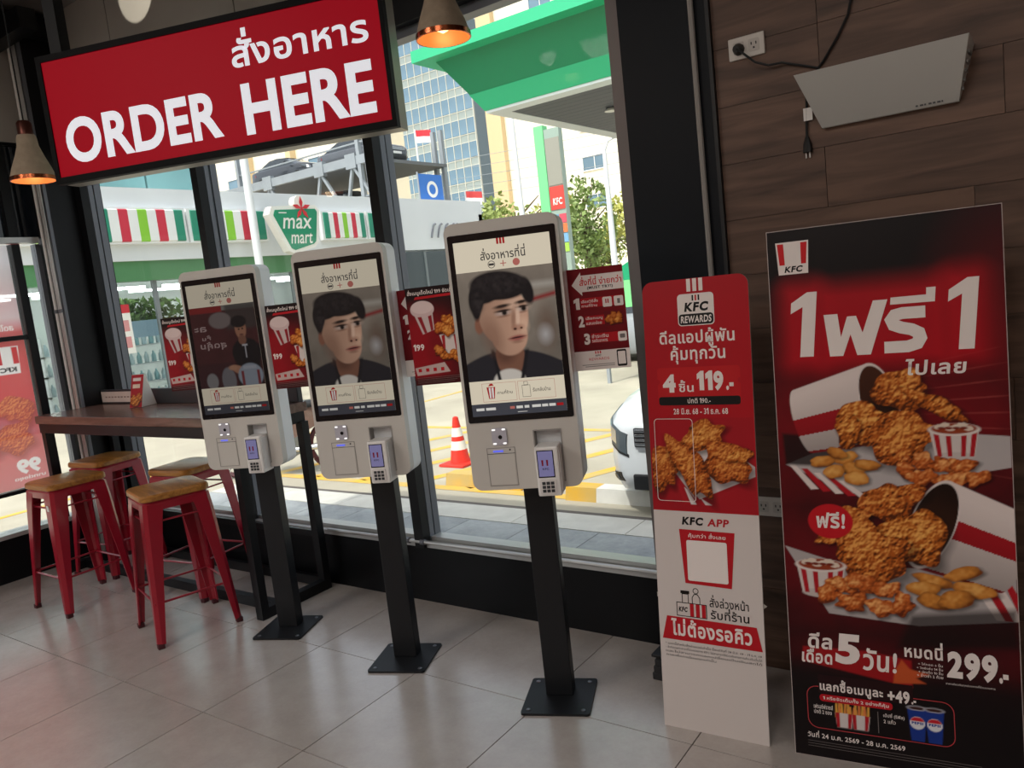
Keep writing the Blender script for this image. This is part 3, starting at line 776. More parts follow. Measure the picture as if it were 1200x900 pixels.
for k in range(5):
    f0 = 0.15+0.14*k
    x = 0.193+0.043*(f0+0.05); z0 = 0.155*f0
    MB().box(x+0.0005, x+0.0065, -0.022-0.136*f0*0.85, -0.022-0.136*f0*0.3, z0+0.004, z0+0.012).build('side_vent', mat('vent_grey', S(120, 120, 118), 0.5), il)
# ================================================================== printing inks
I_white = mat('ink_white', S(238, 228, 224), spec=0.25, rough=0.45)
I_black = mat('ink_black', S(20, 16, 16), spec=0.25, rough=0.45)
I_red = mat('ink_red', S(186, 22, 34), spec=0.25, rough=0.45)
I_dred = mat('ink_dark_red', S(128, 14, 24), spec=0.25, rough=0.45)
I_mid = mat('ink_bright_red', S(208, 26, 34), spec=0.25, rough=0.45)
I_grey = mat('ink_grey', S(120, 112, 110), 0.5)
I_blue = mat('ink_blue', S(20, 60, 150), 0.4)
I_gold = mat('ink_gold', S(226, 160, 60), 0.5)
P_print = paint_mat('print_gloss', 0.4)

def logo_tile(parent, x0, x1, z0, z1, y, y2=None):
    """white bucket-shaped tile with red bars and the letters below"""
    w = x1-x0; h = z1-z0
    flat('logo_plate', [(x0, z1), (x0+w*0.06, z0), (x1-w*0.05, z0), (x1, z1)], y, I_white, parent)
    flat('logo_bar', [(x0+w*0.05, z1-h*0.05), (x0+w*0.10, z0+h*0.30), (x0+w*0.26, z0+h*0.30), (x0+w*0.24, z1-h*0.05)], y-0.0003, I_mid, parent)
    flat('logo_bar', [(x1-w*0.24, z1-h*0.05), (x1-w*0.25, z0+h*0.30), (x1-w*0.10, z0+h*0.30), (x1-w*0.05, z1-h*0.05)], y-0.0003, I_mid, parent)
    text('lettering', 'KFC', x0+w*0.24, z0+h*0.06, x1-w*0.20, z0+h*0.25, y-0.0003, I_black, parent, bold=0.04, shear=0.2)

# ================================================================== self-order kiosks
def screen_mat(k): return paint_mat('screen_picture_%d' % k, 0.12, emit=(0.36, 0.46, 0.72)[k-1], base=0.0)
def portrait():
    cv = Canvas(-0.163, 0.163, 1.222, 1.588, 0.0016, S(128, 118, 108))
    s = (cv.X+0.163)/0.326; t = (1.588-cv.Z)/0.366
    nz = vnoise(cv.h, cv.w, 4, 3, 3)
    g = 0.55+0.55*nz-0.25*t
    cv.c = np.array(S(136, 124, 112))[None, None]*g[..., None]*1.1
    def soft(x, a, b): return np.clip((x-a)/(b-a), 0, 1)
    cv.put(np.clip(1-np.abs(t-(0.30-0.16*(s-0.75)))/0.035, 0, 1)*soft(s, .66, .74), S(128, 36, 38))
    cv.put(np.clip(1-np.abs(t-0.17)/0.05, 0, 1)*soft(s, .6, .8)*0.6, S(176, 170, 160))
    cv.put(np.clip(1-np.hypot((s-.88)/.14, (t-.55)/.28), 0, 1)*0.8, S(92, 66, 52))
    cv.put(np.clip(1-np.hypot((s-.86)/.10, (t-.62)/.12), 0, 1)*0.9, S(170, 166, 164))
    def E_(cx, cz, rx, rz, ang=0, so=0.02):
        so = min(so, 0.95*min(rx, rz))
        c, n = math.cos(R(ang)), math.sin(R(ang)); dx = s-cx; dz = t-cz
        u = (dx*c+dz*n)/rx; v = (-dx*n+dz*c)/rz; return np.clip((1-np.sqrt(u*u+v*v))*min(rx, rz)/so+.5, 0, 1)
    # jacket
    jk = S(34, 33, 38)
    sh = np.clip((t-(0.80+0.30*(np.abs(s-0.47)/0.5)**2.2-0.03))/0.02, 0, 1)
    cv.put(np.clip((t-(0.745+0.55*np.clip(np.abs(s-0.46)-0.14, 0, 1)**1.6))/0.02+.5, 0, 1)*np.clip((np.abs(s-0.46)-0.10)/0.02, 0, 1), jk)
    cv.put(np.clip((t-0.86)/0.02, 0, 1), jk)
    # neck and shirt
    cv.put(E_(0.47, 0.80, 0.155, 0.17), S(116, 78, 62)); cv.put(E_(0.42, 0.77, 0.10, 0.08, 0, .08)*0.6, S(70, 44, 36))
    cv.put(E_(0.44, 1.02, 0.17, 0.115), S(196, 188, 178))
    lap = np.clip((0.018-np.abs((s-0.29)-(t-0.72)*0.16))/0.02+.5, 0, 1)*soft(t, .70, .74); cv.put(lap, S(24, 24, 28))
    lap = np.clip((0.02-np.abs((s-0.66)+(t-0.72)*0.30))/0.02+.5, 0, 1)*soft(t, .72, .76); cv.put(lap, S(24, 24, 28))
    # ear, face
    cv.put(E_(0.185, 0.48, 0.05, 0.085, 10), S(128, 84, 66))
    face = np.maximum(E_(0.445, 0.42, 0.258, 0.27), E_(0.485, 0.60, 0.19, 0.185))
    skin = np.zeros_like(cv.c); lgt = np.clip(0.62+0.62*(s-0.30)-0.25*np.abs(t-0.45)+0.10*(vnoise(cv.h, cv.w, 7, 9, 2)-.5), .25, 1.12)
    skin[:] = np.array(S(206, 160, 134))[None, None]*lgt[..., None]
    cv.put(face, skin)
    cv.put(E_(0.60, 0.33, 0.12, 0.07, 0, .1)*0.35, S(232, 196, 170)); cv.put(E_(0.645, 0.52, 0.05, 0.07, 0, .07)*0.4, S(228, 188, 160))
    cv.put(E_(0.30, 0.60, 0.10, 0.16, -15, .12)*0.45, S(104, 66, 50))
    # brows, eyes
    for ex, ez, w in ((0.445, 0.395, 0.072), (0.648, 0.372, 0.055)):
        cv.put(E_(ex-0.005, ez-0.062, w*1.15, 0.016, -6), S(34, 26, 24)); cv.put(E_(ex, ez-0.015, w*1.1, 0.035, 0, .04)*0.55, S(96, 62, 50))
        cv.put(E_(ex, ez, w, 0.021, -4), S(176, 152, 140)); cv.put(E_(ex+0.014, ez-0.002, 0.026, 0.024), S(22, 16, 15)); cv.put(E_(ex, ez-0.020, w*1.05, 0.010, -4), S(36, 24, 22))
        cv.put(E_(ex, ez+0.030, w*0.9, 0.010, -4, .02)*0.5, S(112, 74, 60))
    # nose, mouth
    cv.put(E_(0.545, 0.45, 0.022, 0.09, 8, .03)*0.5, S(112, 72, 56)); cv.put(E_(0.592, 0.45, 0.020, 0.10, 6, .03)*0.5, S(236, 200, 176))
    cv.put(E_(0.585, 0.535, 0.058, 0.028, 0, .03)*0.6, S(146, 94, 76)); cv.put(E_(0.552, 0.548, 0.016, 0.011), S(60, 32, 28)); cv.put(E_(0.618, 0.543, 0.013, 0.009), S(60, 32, 28))
    cv.put(E_(0.565, 0.63, 0.082, 0.024, -5), S(150, 84, 76)); cv.put(E_(0.565, 0.626, 0.080, 0.007, -5), S(62, 28, 28)); cv.put(E_(0.565, 0.665, 0.055, 0.014, -3, .03)*0.5, S(112, 72, 58))
    # hair
    hr = S(24, 21, 23)
    cv.put(E_(0.43, 0.145, 0.305, 0.13, 4), hr); cv.put(E_(0.18, 0.245, 0.082, 0.15, 8), hr); cv.put(E_(0.17, 0.34, 0.045, 0.10, 4), hr); cv.put(E_(0.715, 0.215, 0.062, 0.125, -12), hr); cv.put(E_(0.30, 0.215, 0.15, 0.075, -14), hr); cv.put(E_(0.45, 0.20, 0.16, 0.06, -8), hr); cv.put(E_(0.62, 0.155, 0.13, 0.06, 12), hr)
    st = vnoise(cv.h, cv.w, 26, 21, 2); hm = np.maximum(E_(0.44, 0.13, 0.26, 0.09, 0, .08), E_(0.2, .27, .06, .1, 0, .06))
    cv.put(hm*np.clip(0.25+(st-.5)*.8, 0, .4), S(62, 56, 56))
    return cv
def menu_picture():
    cv = Canvas(-0.163, 0.163, 1.222, 1.588, 0.0018, S(70, 34, 36))
    s = (cv.X+0.163)/0.326; t = (1.588-cv.Z)/0.366
    def E_(cx, cz, rx, rz, ang=0, so=0.02):
        so = min(so, 0.95*min(rx, rz))
        c, n = math.cos(R(ang)), math.sin(R(ang)); dx = s-cx; dz = t-cz
        u = (dx*c+dz*n)/rx; v = (-dx*n+dz*c)/rz; return np.clip((1-np.sqrt(u*u+v*v))*min(rx, rz)/so+.5, 0, 1)
    def B_(x0, x1, z0, z1, so=.015): return np.clip(np.minimum(np.minimum(s-x0, x1-s), np.minimum(t-z0, z1-t))/so+.5, 0, 1)
    cv.c *= (0.7+0.6*vnoise(cv.h, cv.w, 5, 4, 3))[..., None]
    cv.put(B_(0, 1, -.1, .06), S(120, 116, 110)); cv.put(B_(0, .5, .0, .075), S(128, 36, 36)); cv.put(B_(.55, 1, 0, .30, .05)*.8, S(60, 56, 54))
    cv.put(E_(.45, .18, .17, .10), S(112, 100, 98)); cv.put(B_(.02, .5, .36, .41)*.0, S(0, 0, 0))
    cv.put(B_(-.1, .56, .70, 1.1, .03), S(58, 30, 34)); cv.put(E_(.20, .92, .09, .10), S(120, 116, 116)); cv.put(E_(.46, .92, .11, .16), S(104, 100, 104))
    cv.put(B_(.60, .98, .52, 1.05, .06), S(22, 20, 24)); cv.put(E_(.79, .60, .22, .18), S(22, 20, 24))          # black T-shirt
    cv.put(E_(.745, .30, .085, .13), S(150, 104, 82)); cv.put(E_(.73, .215, .12, .075), S(28, 24, 26)); cv.put(E_(.75, .44, .06, .06), S(120, 80, 64))
    cv.put(E_(.72, .31, .014, .01), S(30, 20, 20)); cv.put(E_(.775, .305, .014, .01), S(30, 20, 20)); cv.put(E_(.75, .375, .03, .01), S(96, 52, 48))
    cv.put(B_(.77, .785, .50, .66), S(170, 166, 170)); cv.put(B_(.735, .815, .495, .515), S(170, 166, 170))
    cv.put(E_(.63, .80, .11, .05, 20), S(150, 106, 84)); cv.put(E_(.55, .77, .07, .03), S(160, 116, 92))
    cv.put(E_(.80, .88, .19, .15), S(132, 138, 148)); cv.put(B_(.70, .90, .76, .80), S(150, 152, 160)); cv.put(B_(.66, .70, .82, 1.0)+B_(.90, .94, .82, 1.0), S(112, 44, 48))
    return cv
PORT = portrait(); MENU = menu_picture()

def make_kiosk(k, label, x, y):
    t = thing('order_kiosk', label, 'kiosk', (x, y, 0), (0, 0, R(22.6)), group='self order kiosks in a row')
    e = (0.36, 0.46, 0.72)[k-1]
    m_cream = mat('screen_cream_%d' % k, S(20, 20, 20), 0.12, emit=e, emit_col=S(232, 220, 196))
    m_sblk = mat('screen_black', S(6, 6, 8), 0.12, emit=0.03, emit_col=(1, 1, 1))
    m_sred = mat('screen_red_%d' % k, S(20, 6, 6), 0.12, emit=e, emit_col=S(170, 24, 30))
    m_spink = mat('screen_pink_%d' % k, S(20, 6, 6), 0.12, emit=e*0.8, emit_col=S(206, 120, 110))
    m_sbar = mat('screen_bar_%d' % k, S(10, 10, 14), 0.12, emit=e, emit_col=S(66, 68, 76))
    m_swht = mat('screen_white_%d' % k, S(20, 20, 20), 0.12, emit=e, emit_col=S(225, 222, 216))
    # stand
    MB().plate(rrect(-0.126, 0.126, -0.126, 0.126, 0.012, 4), [], 0.0005, 0.009, lambda a, b, c: (a, c, b)).build('base_plate', M_kpost, t)
    bp = t.children[-1]
    for bx in (-0.1, 0.1):
        for by in (-0.1, 0.1):
            MB().lathe([(0.009, 0.009), (0.009, 0.0105), (0.006, 0.0125), (0.0005, 0.0125)], 12, (bx, by, 0)).build('bolt', mat('bolt_steel', S(130, 132, 138), 0.35, 0.8), bp, smooth=True)
    MB().bbox(-0.052, 0.050, 0.0, 0.062, 0.009, 1.5, 0.003).build('post', M_kpost, t)
    # head
    PX0, PX1, PZ0, PZ1 = 0.040, 0.132, 0.865, 1.040
    hd = MB().plate(rrect(-0.192, 0.192, 0.842, 1.752, 0.034, 6), [rect(PX0, PX1, PZ0, PZ1)], -0.145, -0.105).build('head', M_kwhite, t)
    MB().plate(rrect(-0.192, 0.192, 0.842, 1.752, 0.034, 6), [], -0.105, -0.022).build('back_shell', mat('kiosk_shell_lit_white', S(244, 247, 250), 0.4), t, smooth=30)  # whiter, bluish shell colour paints in window light on the head's sides
    MB().bbox(-0.11, 0.11, -0.03, 0.012, 0.95, 1.45, 0.006).build('mount', M_kpost, t)
    bz = MB().plate(rrect(-0.181, 0.183, 1.080, 1.713, 0.006, 3), [], -0.1475, -0.1445).build('screen_bezel', M_bezel, t)
    y0 = -0.1478
    scr = MB().plate(rect(-0.163, 0.163, 1.102, 1.689), [], y0, y0+0.0004).build('screen', m_cream, t); y1 = y0-0.0004
    for i in range(3): flat('brand_stripe', rect(-0.0145+i*0.0105, -0.0075+i*0.0105, 1.670, 1.689), y1, m_sred, scr)
    text('headline', 'สั่งอาหารที่นี่', -0.074, 1.622, 0.078, 1.661, y1, m_sblk, scr, bold=0.012)
    flat('flag_icon', disc(-0.039, 1.606, 0.0125), y1, m_sblk, scr, [disc(-0.039, 1.606, 0.0105)]); flat('flag_icon', rect(-0.048, -0.030, 1.6025, 1.6095), y1, m_sblk, scr)
    flat('flag_icon', rect(-0.009, 0.011, 1.6045, 1.6075), y1, m_spink, scr); flat('flag_icon', rect(-0.0005, 0.0025, 1.596, 1.616), y1, m_spink, scr)
    flat('flag_icon', disc(0.045, 1.606, 0.012), y1, m_spink, scr)
    (MENU if k == 1 else PORT).obj('picture', screen_mat(k), scr, y1)
    y2 = y1-0.0004
    if k == 1:
        m_t = mat('screen_faint', S(10, 8, 8), 0.12, emit=e, emit_col=S(150, 128, 126))
        for s_, a, b, c, d in (('ละ', -0.150, 1.478, -0.088, 1.502), ('ชิ้น', -0.118, 1.438, -0.072, 1.462), ('สุดคุ้ม', -0.132, 1.392, 0.0, 1.432)):
            o = text('caption', s_, -b if False else a, b, c, d, y2, m_t, scr, bold=0.03)
            o.scale = (-1, 1, 1); o.location.x = a+c
    # buttons
    ln = lambda a, b, c, d: flat('button_outline', rect(a, b, c, d), y1, m_spink, scr, [rect(a+0.001, b-0.001, c+0.001, d-0.001)])
    ln(-0.120, -0.002, 1.150, 1.213); ln(0.004, 0.130, 1.150, 1.213)
    flat('bucket_icon', [(-0.104, 1.200), (-0.099, 1.160), (-0.079, 1.160), (-0.074, 1.200)], y1, m_sred, scr)
    for i in range(2): flat('bucket_stripe', [(-0.097+i*0.010, 1.198), (-0.0955+i*0.009, 1.162), (-0.0905+i*0.009, 1.162), (-0.090+i*0.010, 1.198)], y2, m_swht, scr)
    flat('bucket_icon', [(-0.098, 1.203), (-0.078, 1.205), (-0.084, 1.212), (-0.092, 1.211)], y1, m_sred, scr)
    flat('bag_icon', rect(0.018, 0.046, 1.158, 1.198), y1, m_sblk, scr, [rect(0.0192, 0.0448, 1.1592, 1.1968)]); flat('bag_icon', rect(0.025, 0.039, 1.198, 1.210), y1, m_sblk, scr, [rect(0.0262, 0.0378, 1.1992, 1.2088)])
    text('button_caption', 'ทานที่ร้าน', -0.068, 1.174, -0.016, 1.188, y1, m_sblk, scr, bold=0.01, res=2)
    text('button_caption', 'รับกลับบ้าน', 0.054, 1.174, 0.114, 1.188, y1, m_sblk, scr, bold=0.01, res=2)
    flat('footer', rect(-0.163, 0.163, 1.102, 1.144), y1, m_sbar, scr)
    for a, b, m in ((-0.148, -0.120, m_swht), (-0.114, -0.080, m_swht), (-0.030, -0.014, m_spink), (-0.008, 0.014, m_swht), (0.020, 0.036, m_swht), (0.046, 0.076, m_swht), (0.080, 0.100, m_swht), (0.104, 0.126, m_swht), (0.130, 0.152, m_sred)):
        flat('payment_chip', rect(a, b, 1.121, 1.130), y2, m, scr)
    flat('footer_note', rect(-0.005, 0.028, 1.1085, 1.1105), y2, m_swht, scr)
    # scanner
    rd = MB().plate(rrect(-0.105, -0.053, 0.999, 1.058, 0.008, 4), [], -0.150, -0.145).build('scanner', mat('scanner_face', S(190, 188, 200), 0.25), t)
    MB().plate(disc(-0.076, 1.027, 0.007, 14), [], -0.1508, -0.150).build('lens', M_bezel, rd)
    for cx in (-0.097, -0.062):
        for cz in (1.005, 1.053): MB().plate(rrect(cx-0.006, cx+0.006, cz-0.0025, cz+0.0025, 0.002, 2), [], -0.1508, -0.150).build('scan_light', mat('scan_led', (1, 1, 1), 0.3, emit=0.9), rd)
    # receipt printer
    pr = MB().plate(rect(-0.130, -0.030, 0.856, 0.990), [rect(-0.128, -0.032, 0.858, 0.988)], -0.1462, -0.145).build('printer_frame', M_kgrey, t)
    MB().plate(rect(-0.126, -0.034, 0.860, 0.968), [], -0.1468, -0.145).build('printer_door', M_kwhite, pr); MB().box(-0.128, -0.032, -0.1464, -0.145, 0.968, 0.9695).build('printer_slot', M_cord, pr)
    MB().box(-0.107, -0.072, -0.1475, -0.145, 0.975, 0.980).build('status_light', mat('status_blue', S(90, 100, 230), 0.3, emit=0.7, emit_col=S(96, 110, 255)), pr)
    MB().plate(disc(-0.048, 0.981, 0.003, 10), [], -0.147, -0.145).build('sensor', M_cord, pr)
    MB().plate(rect(PX0-0.003, PX1+0.003, PZ0-0.003, PZ1+0.003), [rect(PX0+0.001, PX1-0.001, PZ0+0.001, PZ1-0.001)], -0.1465, -0.107).build('pocket_rim', M_kgrey, t)
    # payment terminal
    tm_ = MB().bbox(0.047, 0.126, -0.205, -0.12, 0.828, 0.995, 0.005).build('payment_terminal', mat('terminal_white', S(236, 234, 232), 0.35), t)
    MB().box(0.126, 0.129, -0.195, -0.125, 0.845, 0.985).build('card_slot', mat('terminal_side', S(222, 222, 222), 0.4), tm_)
    MB().plate(rect(0.054, 0.110, 0.892, 0.984), [], -0.2062, -0.2048).build('display_frame', M_bezel, tm_)
    MB().plate(rect(0.057, 0.107, 0.896, 0.981), [], -0.2068, -0.206).build('display', mat('terminal_display', S(60, 58, 90), 0.15, emit=0.42, emit_col=S(150, 146, 196)), tm_)
    for i, xx in enumerate((0.071, 0.087)): flat('display_mark', [(xx-0.003, 0.952), (xx-0.0022, 0.932), (xx+0.0032, 0.932), (xx+0.004, 0.952)], -0.2071, mat('display_red', S(80, 10, 20), 0.2, emit=0.4, emit_col=S(120, 20, 40)), tm_)
    text('display_mark', 'KFC', 0.070, 0.918, 0.092, 0.925, -0.2071, mat('display_dark', S(30, 24, 50), 0.3), tm_, bold=0.03)
    kp = MB().plate(rrect(0.056, 0.112, 0.836, 0.886, 0.006, 3), [], -0.2085, -0.2045).build('keypad_panel', mat('keypad_panel', S(226, 222, 220), 0.4), tm_)
    for i in range(3):
        for j in range(3): MB().bbox(0.064+i*0.0145, 0.0755+i*0.0145, -0.2105, -0.208, 0.8425+j*0.013, 0.8525+j*0.013, 0.0008).build('key', mat('key_dark', S(50, 52, 56), 0.5), kp)
    return t
KPOS = {3: (-1.567, 2.247), 2: (-2.349, 2.246), 1: (-3.135, 2.252)}
make_kiosk(3, 'white order kiosk nearest the standee, man in dark jacket on screen', *KPOS[3])
make_kiosk(2, 'white order kiosk standing in the middle of the three', *KPOS[2])
make_kiosk(1, 'white order kiosk nearest the stools, person in black shirt on screen', *KPOS[1])

# ---- flag posters fixed to the sides of the kiosks
M_board = mat('foam_board', S(220, 214, 210), 0.6)
def flag_meal():
    cv = Canvas(-0.385, -0.20, 1.215, 1.56, 0.0015, S(30, 14, 16))
    s = (cv.X+0.385)/0.185; t = (1.56-cv.Z)/0.345
    nz = vnoise(cv.h, cv.w, 5, 8, 3)
    cv.put(np.clip((t-0.10)/0.3, 0, 1)*np.clip(1.15-s*1.1+0.3*nz, 0, 1), S(150, 14, 28)); cv.put(np.clip((t-.9)/.05, 0, 1), S(70, 12, 18))
    def P_(x, z): return (-0.385+x*0.185, 1.56-z*0.345)
    cv.put(cv.poly([P_(.10, .23), P_(.50, .23), P_(.50, .44), P_(.26, .48)]), S(206, 190, 188))
    cv.put(cv.ell(*P_(.30, .225), 0.044, 0.030)[0], S(214, 188, 188)); cv.put(cv.ell(*P_(.30, .205), 0.040, 0.022)[0], S(226, 204, 202))
    cv.put(cv.poly([P_(.19, .30), P_(.27, .30), P_(.35, .465), P_(.30, .472)]), S(150, 30, 40)); cv.put(cv.poly([P_(.40, .30), P_(.47, .29), P_(.48, .44), P_(.43, .452)]), S(150, 30, 40))
    cv.put(cv.poly([P_(.58, .50), P_(.99, .47), P_(.93, .68), P_(.68, .70)]), S(222, 210, 206)); 
    for a in (.62, .86): cv.put(cv.poly([P_(a, .51), P_(a+.07, .50), P_(a+.05, .69), P_(a+.02, .69)]), S(168, 28, 36))
    for i, (a, b, r) in enumerate(((.62, .42, .12), (.80, .36, .13), (.93, .43, .10), (.74, .46, .13), (.55, .66, .11), (.66, .72, .10), (.88, .72, .13), (.97, .70, .08))): cv.food(*P_(a, b), r*0.19, r*0.19*0.85, seed=i+3)
    cv.put(cv.poly([P_(.02, .82), P_(.62, .78), P_(.72, .88), P_(.05, .90)]), S(200, 176, 172))
    return cv
def flag_steps():
    cv = Canvas(0.19, 0.378, 1.218, 1.56, 0.003, S(122, 14, 26)); t = (1.56-cv.Z)/0.342
    cv.put(np.clip((t-.45)/.4, 0, 1)*.45, S(84, 8, 18))
    return cv
MEAL = flag_meal(); STEP = flag_steps()
meal_mesh = []; 
def make_flags(k):
    x, y = KPOS[k]
    who = {1: 'kiosk by the stools', 2: 'middle kiosk', 3: 'kiosk beside the standee'}[k]
    t = thing('meal_flag_poster', 'dark red chicken bucket poster on the left side of the %s' % who, 'poster', (x, y, 0), (0, 0, R(22.6)), group='chicken bucket posters on the kiosks')
    MB().plate(rect(-0.385, -0.196, 1.215, 1.56), [], -0.056, -0.052).build('board', M_board, t)
    if not meal_mesh: meal_mesh.append(MEAL.obj('printed_face', P_print, t, -0.0564).data)
    else: obj('printed_face', meal_mesh[0], t)
    yy = -0.0568
    text('lettering', 'สั่งเมนูเด็ดใหม่ 199 จัดเต็ม', -0.378, 1.530, -0.204, 1.553, yy, I_white, t, bold=0.02, res=2)
    flat('lettering_band', [(-0.355, 1.518), (-0.204, 1.522), (-0.204, 1.531), (-0.350, 1.527)], yy+0.0002, I_red, t)
    text('lettering', '199', -0.378, 1.338, -0.338, 1.362, yy, I_white, t, bold=0.03, res=2)
    for i in range(4): flat('portion_icon', rect(-0.370+i*0.028, -0.358+i*0.028, 1.262, 1.274), yy, I_red, t)
    for i in range(4): flat('fine_print', rect(-0.378, -0.21-0.01*i, 1.2405-i*0.006, 1.2415-i*0.006), yy, I_grey, t)
    MB().box(-0.21, -0.190, -0.052, -0.046, 1.30, 1.48).build('bracket', M_kgrey, t)
    t = thing('steps_flag_poster', 'red poster with white arrow and numbers on the right side of %s' % who, 'poster', (x, y, 0), (0, 0, R(22.6)), group='how to order posters on the kiosks')
    MB().plate(rect(0.19, 0.378, 1.218, 1.56), [], -0.056, -0.052).build('board', M_board, t)
    STEP.obj('printed_face', P_print, t, -0.0564)
    flat('arrow', [(0.205, 1.507), (0.238, 1.548), (0.238, 1.537), (0.378, 1.537), (0.378, 1.482), (0.238, 1.482), (0.238, 1.470)], yy, I_white, t)
    text('lettering', 'สั่งที่นี่ ง่ายกว่า', 0.232, 1.503, 0.372, 1.532, yy-0.0003, I_mid, t, bold=0.02, res=3)
    text('lettering', '(MUST TRY!)', 0.256, 1.487, 0.342, 1.499, yy-0.0003, I_black, t, bold=0.03, res=2)
    for i, (n, zz, dx) in enumerate((('1', 1.425, 0.0), ('2', 1.365, 0.010), ('3', 1.305, 0.024))):
        text('numeral', n, 0.206+dx, zz, 0.226+dx, zz+0.038, yy, I_white, t, bold=0.05)
        flat('step_band', rect(0.230+dx, 0.372, zz+0.004, zz+0.036), yy, I_red, t)
        text('lettering', ('เลือกวิธีสั่ง', 'เลือกเมนู', 'ชำระเงิน')[i], 0.232+dx, zz+0.020, 0.288+dx, zz+0.033, yy-0.0003, I_white, t, bold=0.02, res=2)
        text('lettering', ('ทานที่ร้าน', 'แสนอร่อย', 'รอรับอาหาร')[i], 0.232+dx, zz+0.006, 0.284+dx, zz+0.018, yy-0.0003, I_white, t, bold=0.02, res=2)
    for a in (0.303, 0.341): flat('step_icon', rrect(a, a+0.031, 1.426, 1.459, 0.004, 2), yy-0.0003, I_white, t)
    for a in (0.3125, 0.3195): flat('step_mark', rect(a, a+0.004, 1.438, 1.452), yy-0.0006, I_red, t)
    flat('step_mark', rect(0.352, 0.361, 1.434, 1.450), yy-0.0006, I_grey, t)
    c2 = Canvas(0.304, 0.372, 1.362, 1.412, 0.0014, S(110, 18, 28))
    for i, (a, b, r) in enumerate(((.318, 1.385, .013), (.335, 1.394, .014), (.352, 1.392, .013), (.328, 1.378, .014), (.347, 1.379, .014))): c2.food(a, b, r, r*.85, seed=i+40)
    c2.obj('meal_picture', P_print, t, yy-0.0003)
    flat('step_icon', rrect(0.344, 0.373, 1.308, 1.340, 0.004, 2), yy-0.0003, I_white, t); flat('step_mark', rrect(0.350, 0.367, 1.318, 1.332, 0.003, 2), yy-0.0006, I_grey, t)
    flat('footer', rect(0.19, 0.378, 1.218, 1.283), yy+0.0002, I_white, t)
    for i in range(3): flat('brand_stripe', rect(0.262+i*0.008, 0.266+i*0.008, 1.272, 1.281), yy, I_mid, t)
    text('lettering', 'KFC', 0.262, 1.263, 0.282, 1.269, yy, I_black, t, bold=0.03, shear=0.2, res=2)
    text('lettering', 'REWARDS', 0.240, 1.250, 0.308, 1.259, yy, I_mid, t, bold=0.0, res=2)
    for i in range(2): flat('fine_print', rect(0.215+0.01*i, 0.325, 1.235-i*0.006, 1.237-i*0.006), yy, I_grey, t)
    flat('phone_icon', rrect(0.334, 0.366, 1.224, 1.280, 0.004, 2), yy, I_black, t, [rrect(0.3375, 0.3625, 1.231, 1.274, 0.002, 2)])
    MB().box(0.186, 0.205, -0.052, -0.046, 1.30, 1.48).build('bracket', M_kgrey, t)
for k in (3, 2, 1): make_flags(k)

# ================================================================== standee
sd = thing('standee', 'tall red and white promotional standee with rounded top beside the column', 'standee', (-1.1466, 2.2437, 0.0), (-0.1003, 0, 0.0656))
top = [(0.0, 0.0), (0.349, 0.0)] + [(p[0], p[1]) for p in rrect(0.0, 0.349, 1.0, 1.497, 0.034, 6)[:14]]
MB().plate(top, [], 0.0, 0.006).build('board', mat('standee_white', S(214, 204, 200), 0.5), sd)
sdred = [(0.0, 0.738), (0.349, 0.738)] + rrect(0.0, 0.349, 1.0, 1.497, 0.034, 6)[:14]
M_sdred = mat('standee_red', S(176, 22, 34), spec=0.25, rough=0.35, noise=0.05, nscale=2)
flat('red_field', sdred, -0.0004, M_sdred, sd)
y = -0.0008
for i in range(3): flat('brand_stripe', rect(0.152+i*0.020, 0.165+i*0.020, 1.455, 1.496), y, I_white, sd)
flat('badge', rrect(0.119, 0.239, 1.345, 1.448, 0.012, 4), y, I_white, sd); y2 = y-0.0004
flat('badge_band', rrect(0.122, 0.236, 1.348, 1.383, 0.010, 4), y2, I_black, sd)
for i in range(3): flat('badge_stripe', rect(0.168+i*0.010, 0.173+i*0.010, 1.425, 1.443), y2, I_mid if i == 1 else I_black, sd)
text('lettering', 'KFC', 0.141, 1.390, 0.222, 1.420, y2, I_black, sd, bold=0.05, shear=0.15)
text('lettering', 'REWARDS', 0.128, 1.354, 0.230, 1.377, y2-0.0003, I_white, sd, bold=0.03, shear=0.12)
text('lettering', 'ดีลแอปผู้พัน', 0.052, 1.276, 0.300, 1.336, y, I_white, sd, bold=0.022, res=5)
text('lettering', 'คุ้มทุกวัน', 0.088, 1.222, 0.268, 1.283, y, I_white, sd, bold=0.022, res=5)
flat('coupon', rrect(0.038, 0.312, 1.087, 1.212, 0.010, 4), y, mat('coupon_red', S(192, 28, 34), spec=0.25, rough=0.4), sd)
flat('coupon_band', rrect(0.040, 0.310, 1.088, 1.116, 0.008, 4), y2, I_black, sd)
for x in (0.038, 0.312): flat('coupon_notch', disc(x, 1.165, 0.009, 14), y2, M_sdred, sd)
text('lettering', '4', 0.056, 1.130, 0.100, 1.190, y2, I_white, sd, bold=0.06)
text('lettering', 'ชิ้น', 0.110, 1.131, 0.160, 1.170, y2, I_white, sd, bold=0.02)
text('lettering', '119', 0.172, 1.133, 0.258, 1.198, y2, I_white, sd, bold=0.05)
text('lettering', '.-', 0.266, 1.134, 0.290, 1.158, y2, I_white, sd, bold=0.05)
text('lettering', 'ปกติ 190.-', 0.138, 1.094, 0.214, 1.111, y2-0.0003, I_white, sd, bold=0.01, res=2)
text('lettering', '28 มิ.ย. 68 - 31 ธ.ค. 68', 0.088, 1.058, 0.268, 1.078, y, I_white, sd, bold=0.015, res=2)
cv = Canvas(0.004, 0.345, 0.742, 1.046, 0.0019, S(168, 22, 34)); 
cv.c *= (0.92+0.16*vnoise(cv.h, cv.w, 3, 2, 2))[..., None]
cv.put(cv.poly([(0.055, 0.905), (0.20, 0.99), (0.345, 0.89), (0.345, 0.86), (0.15, 0.775)]), S(214, 204, 204))
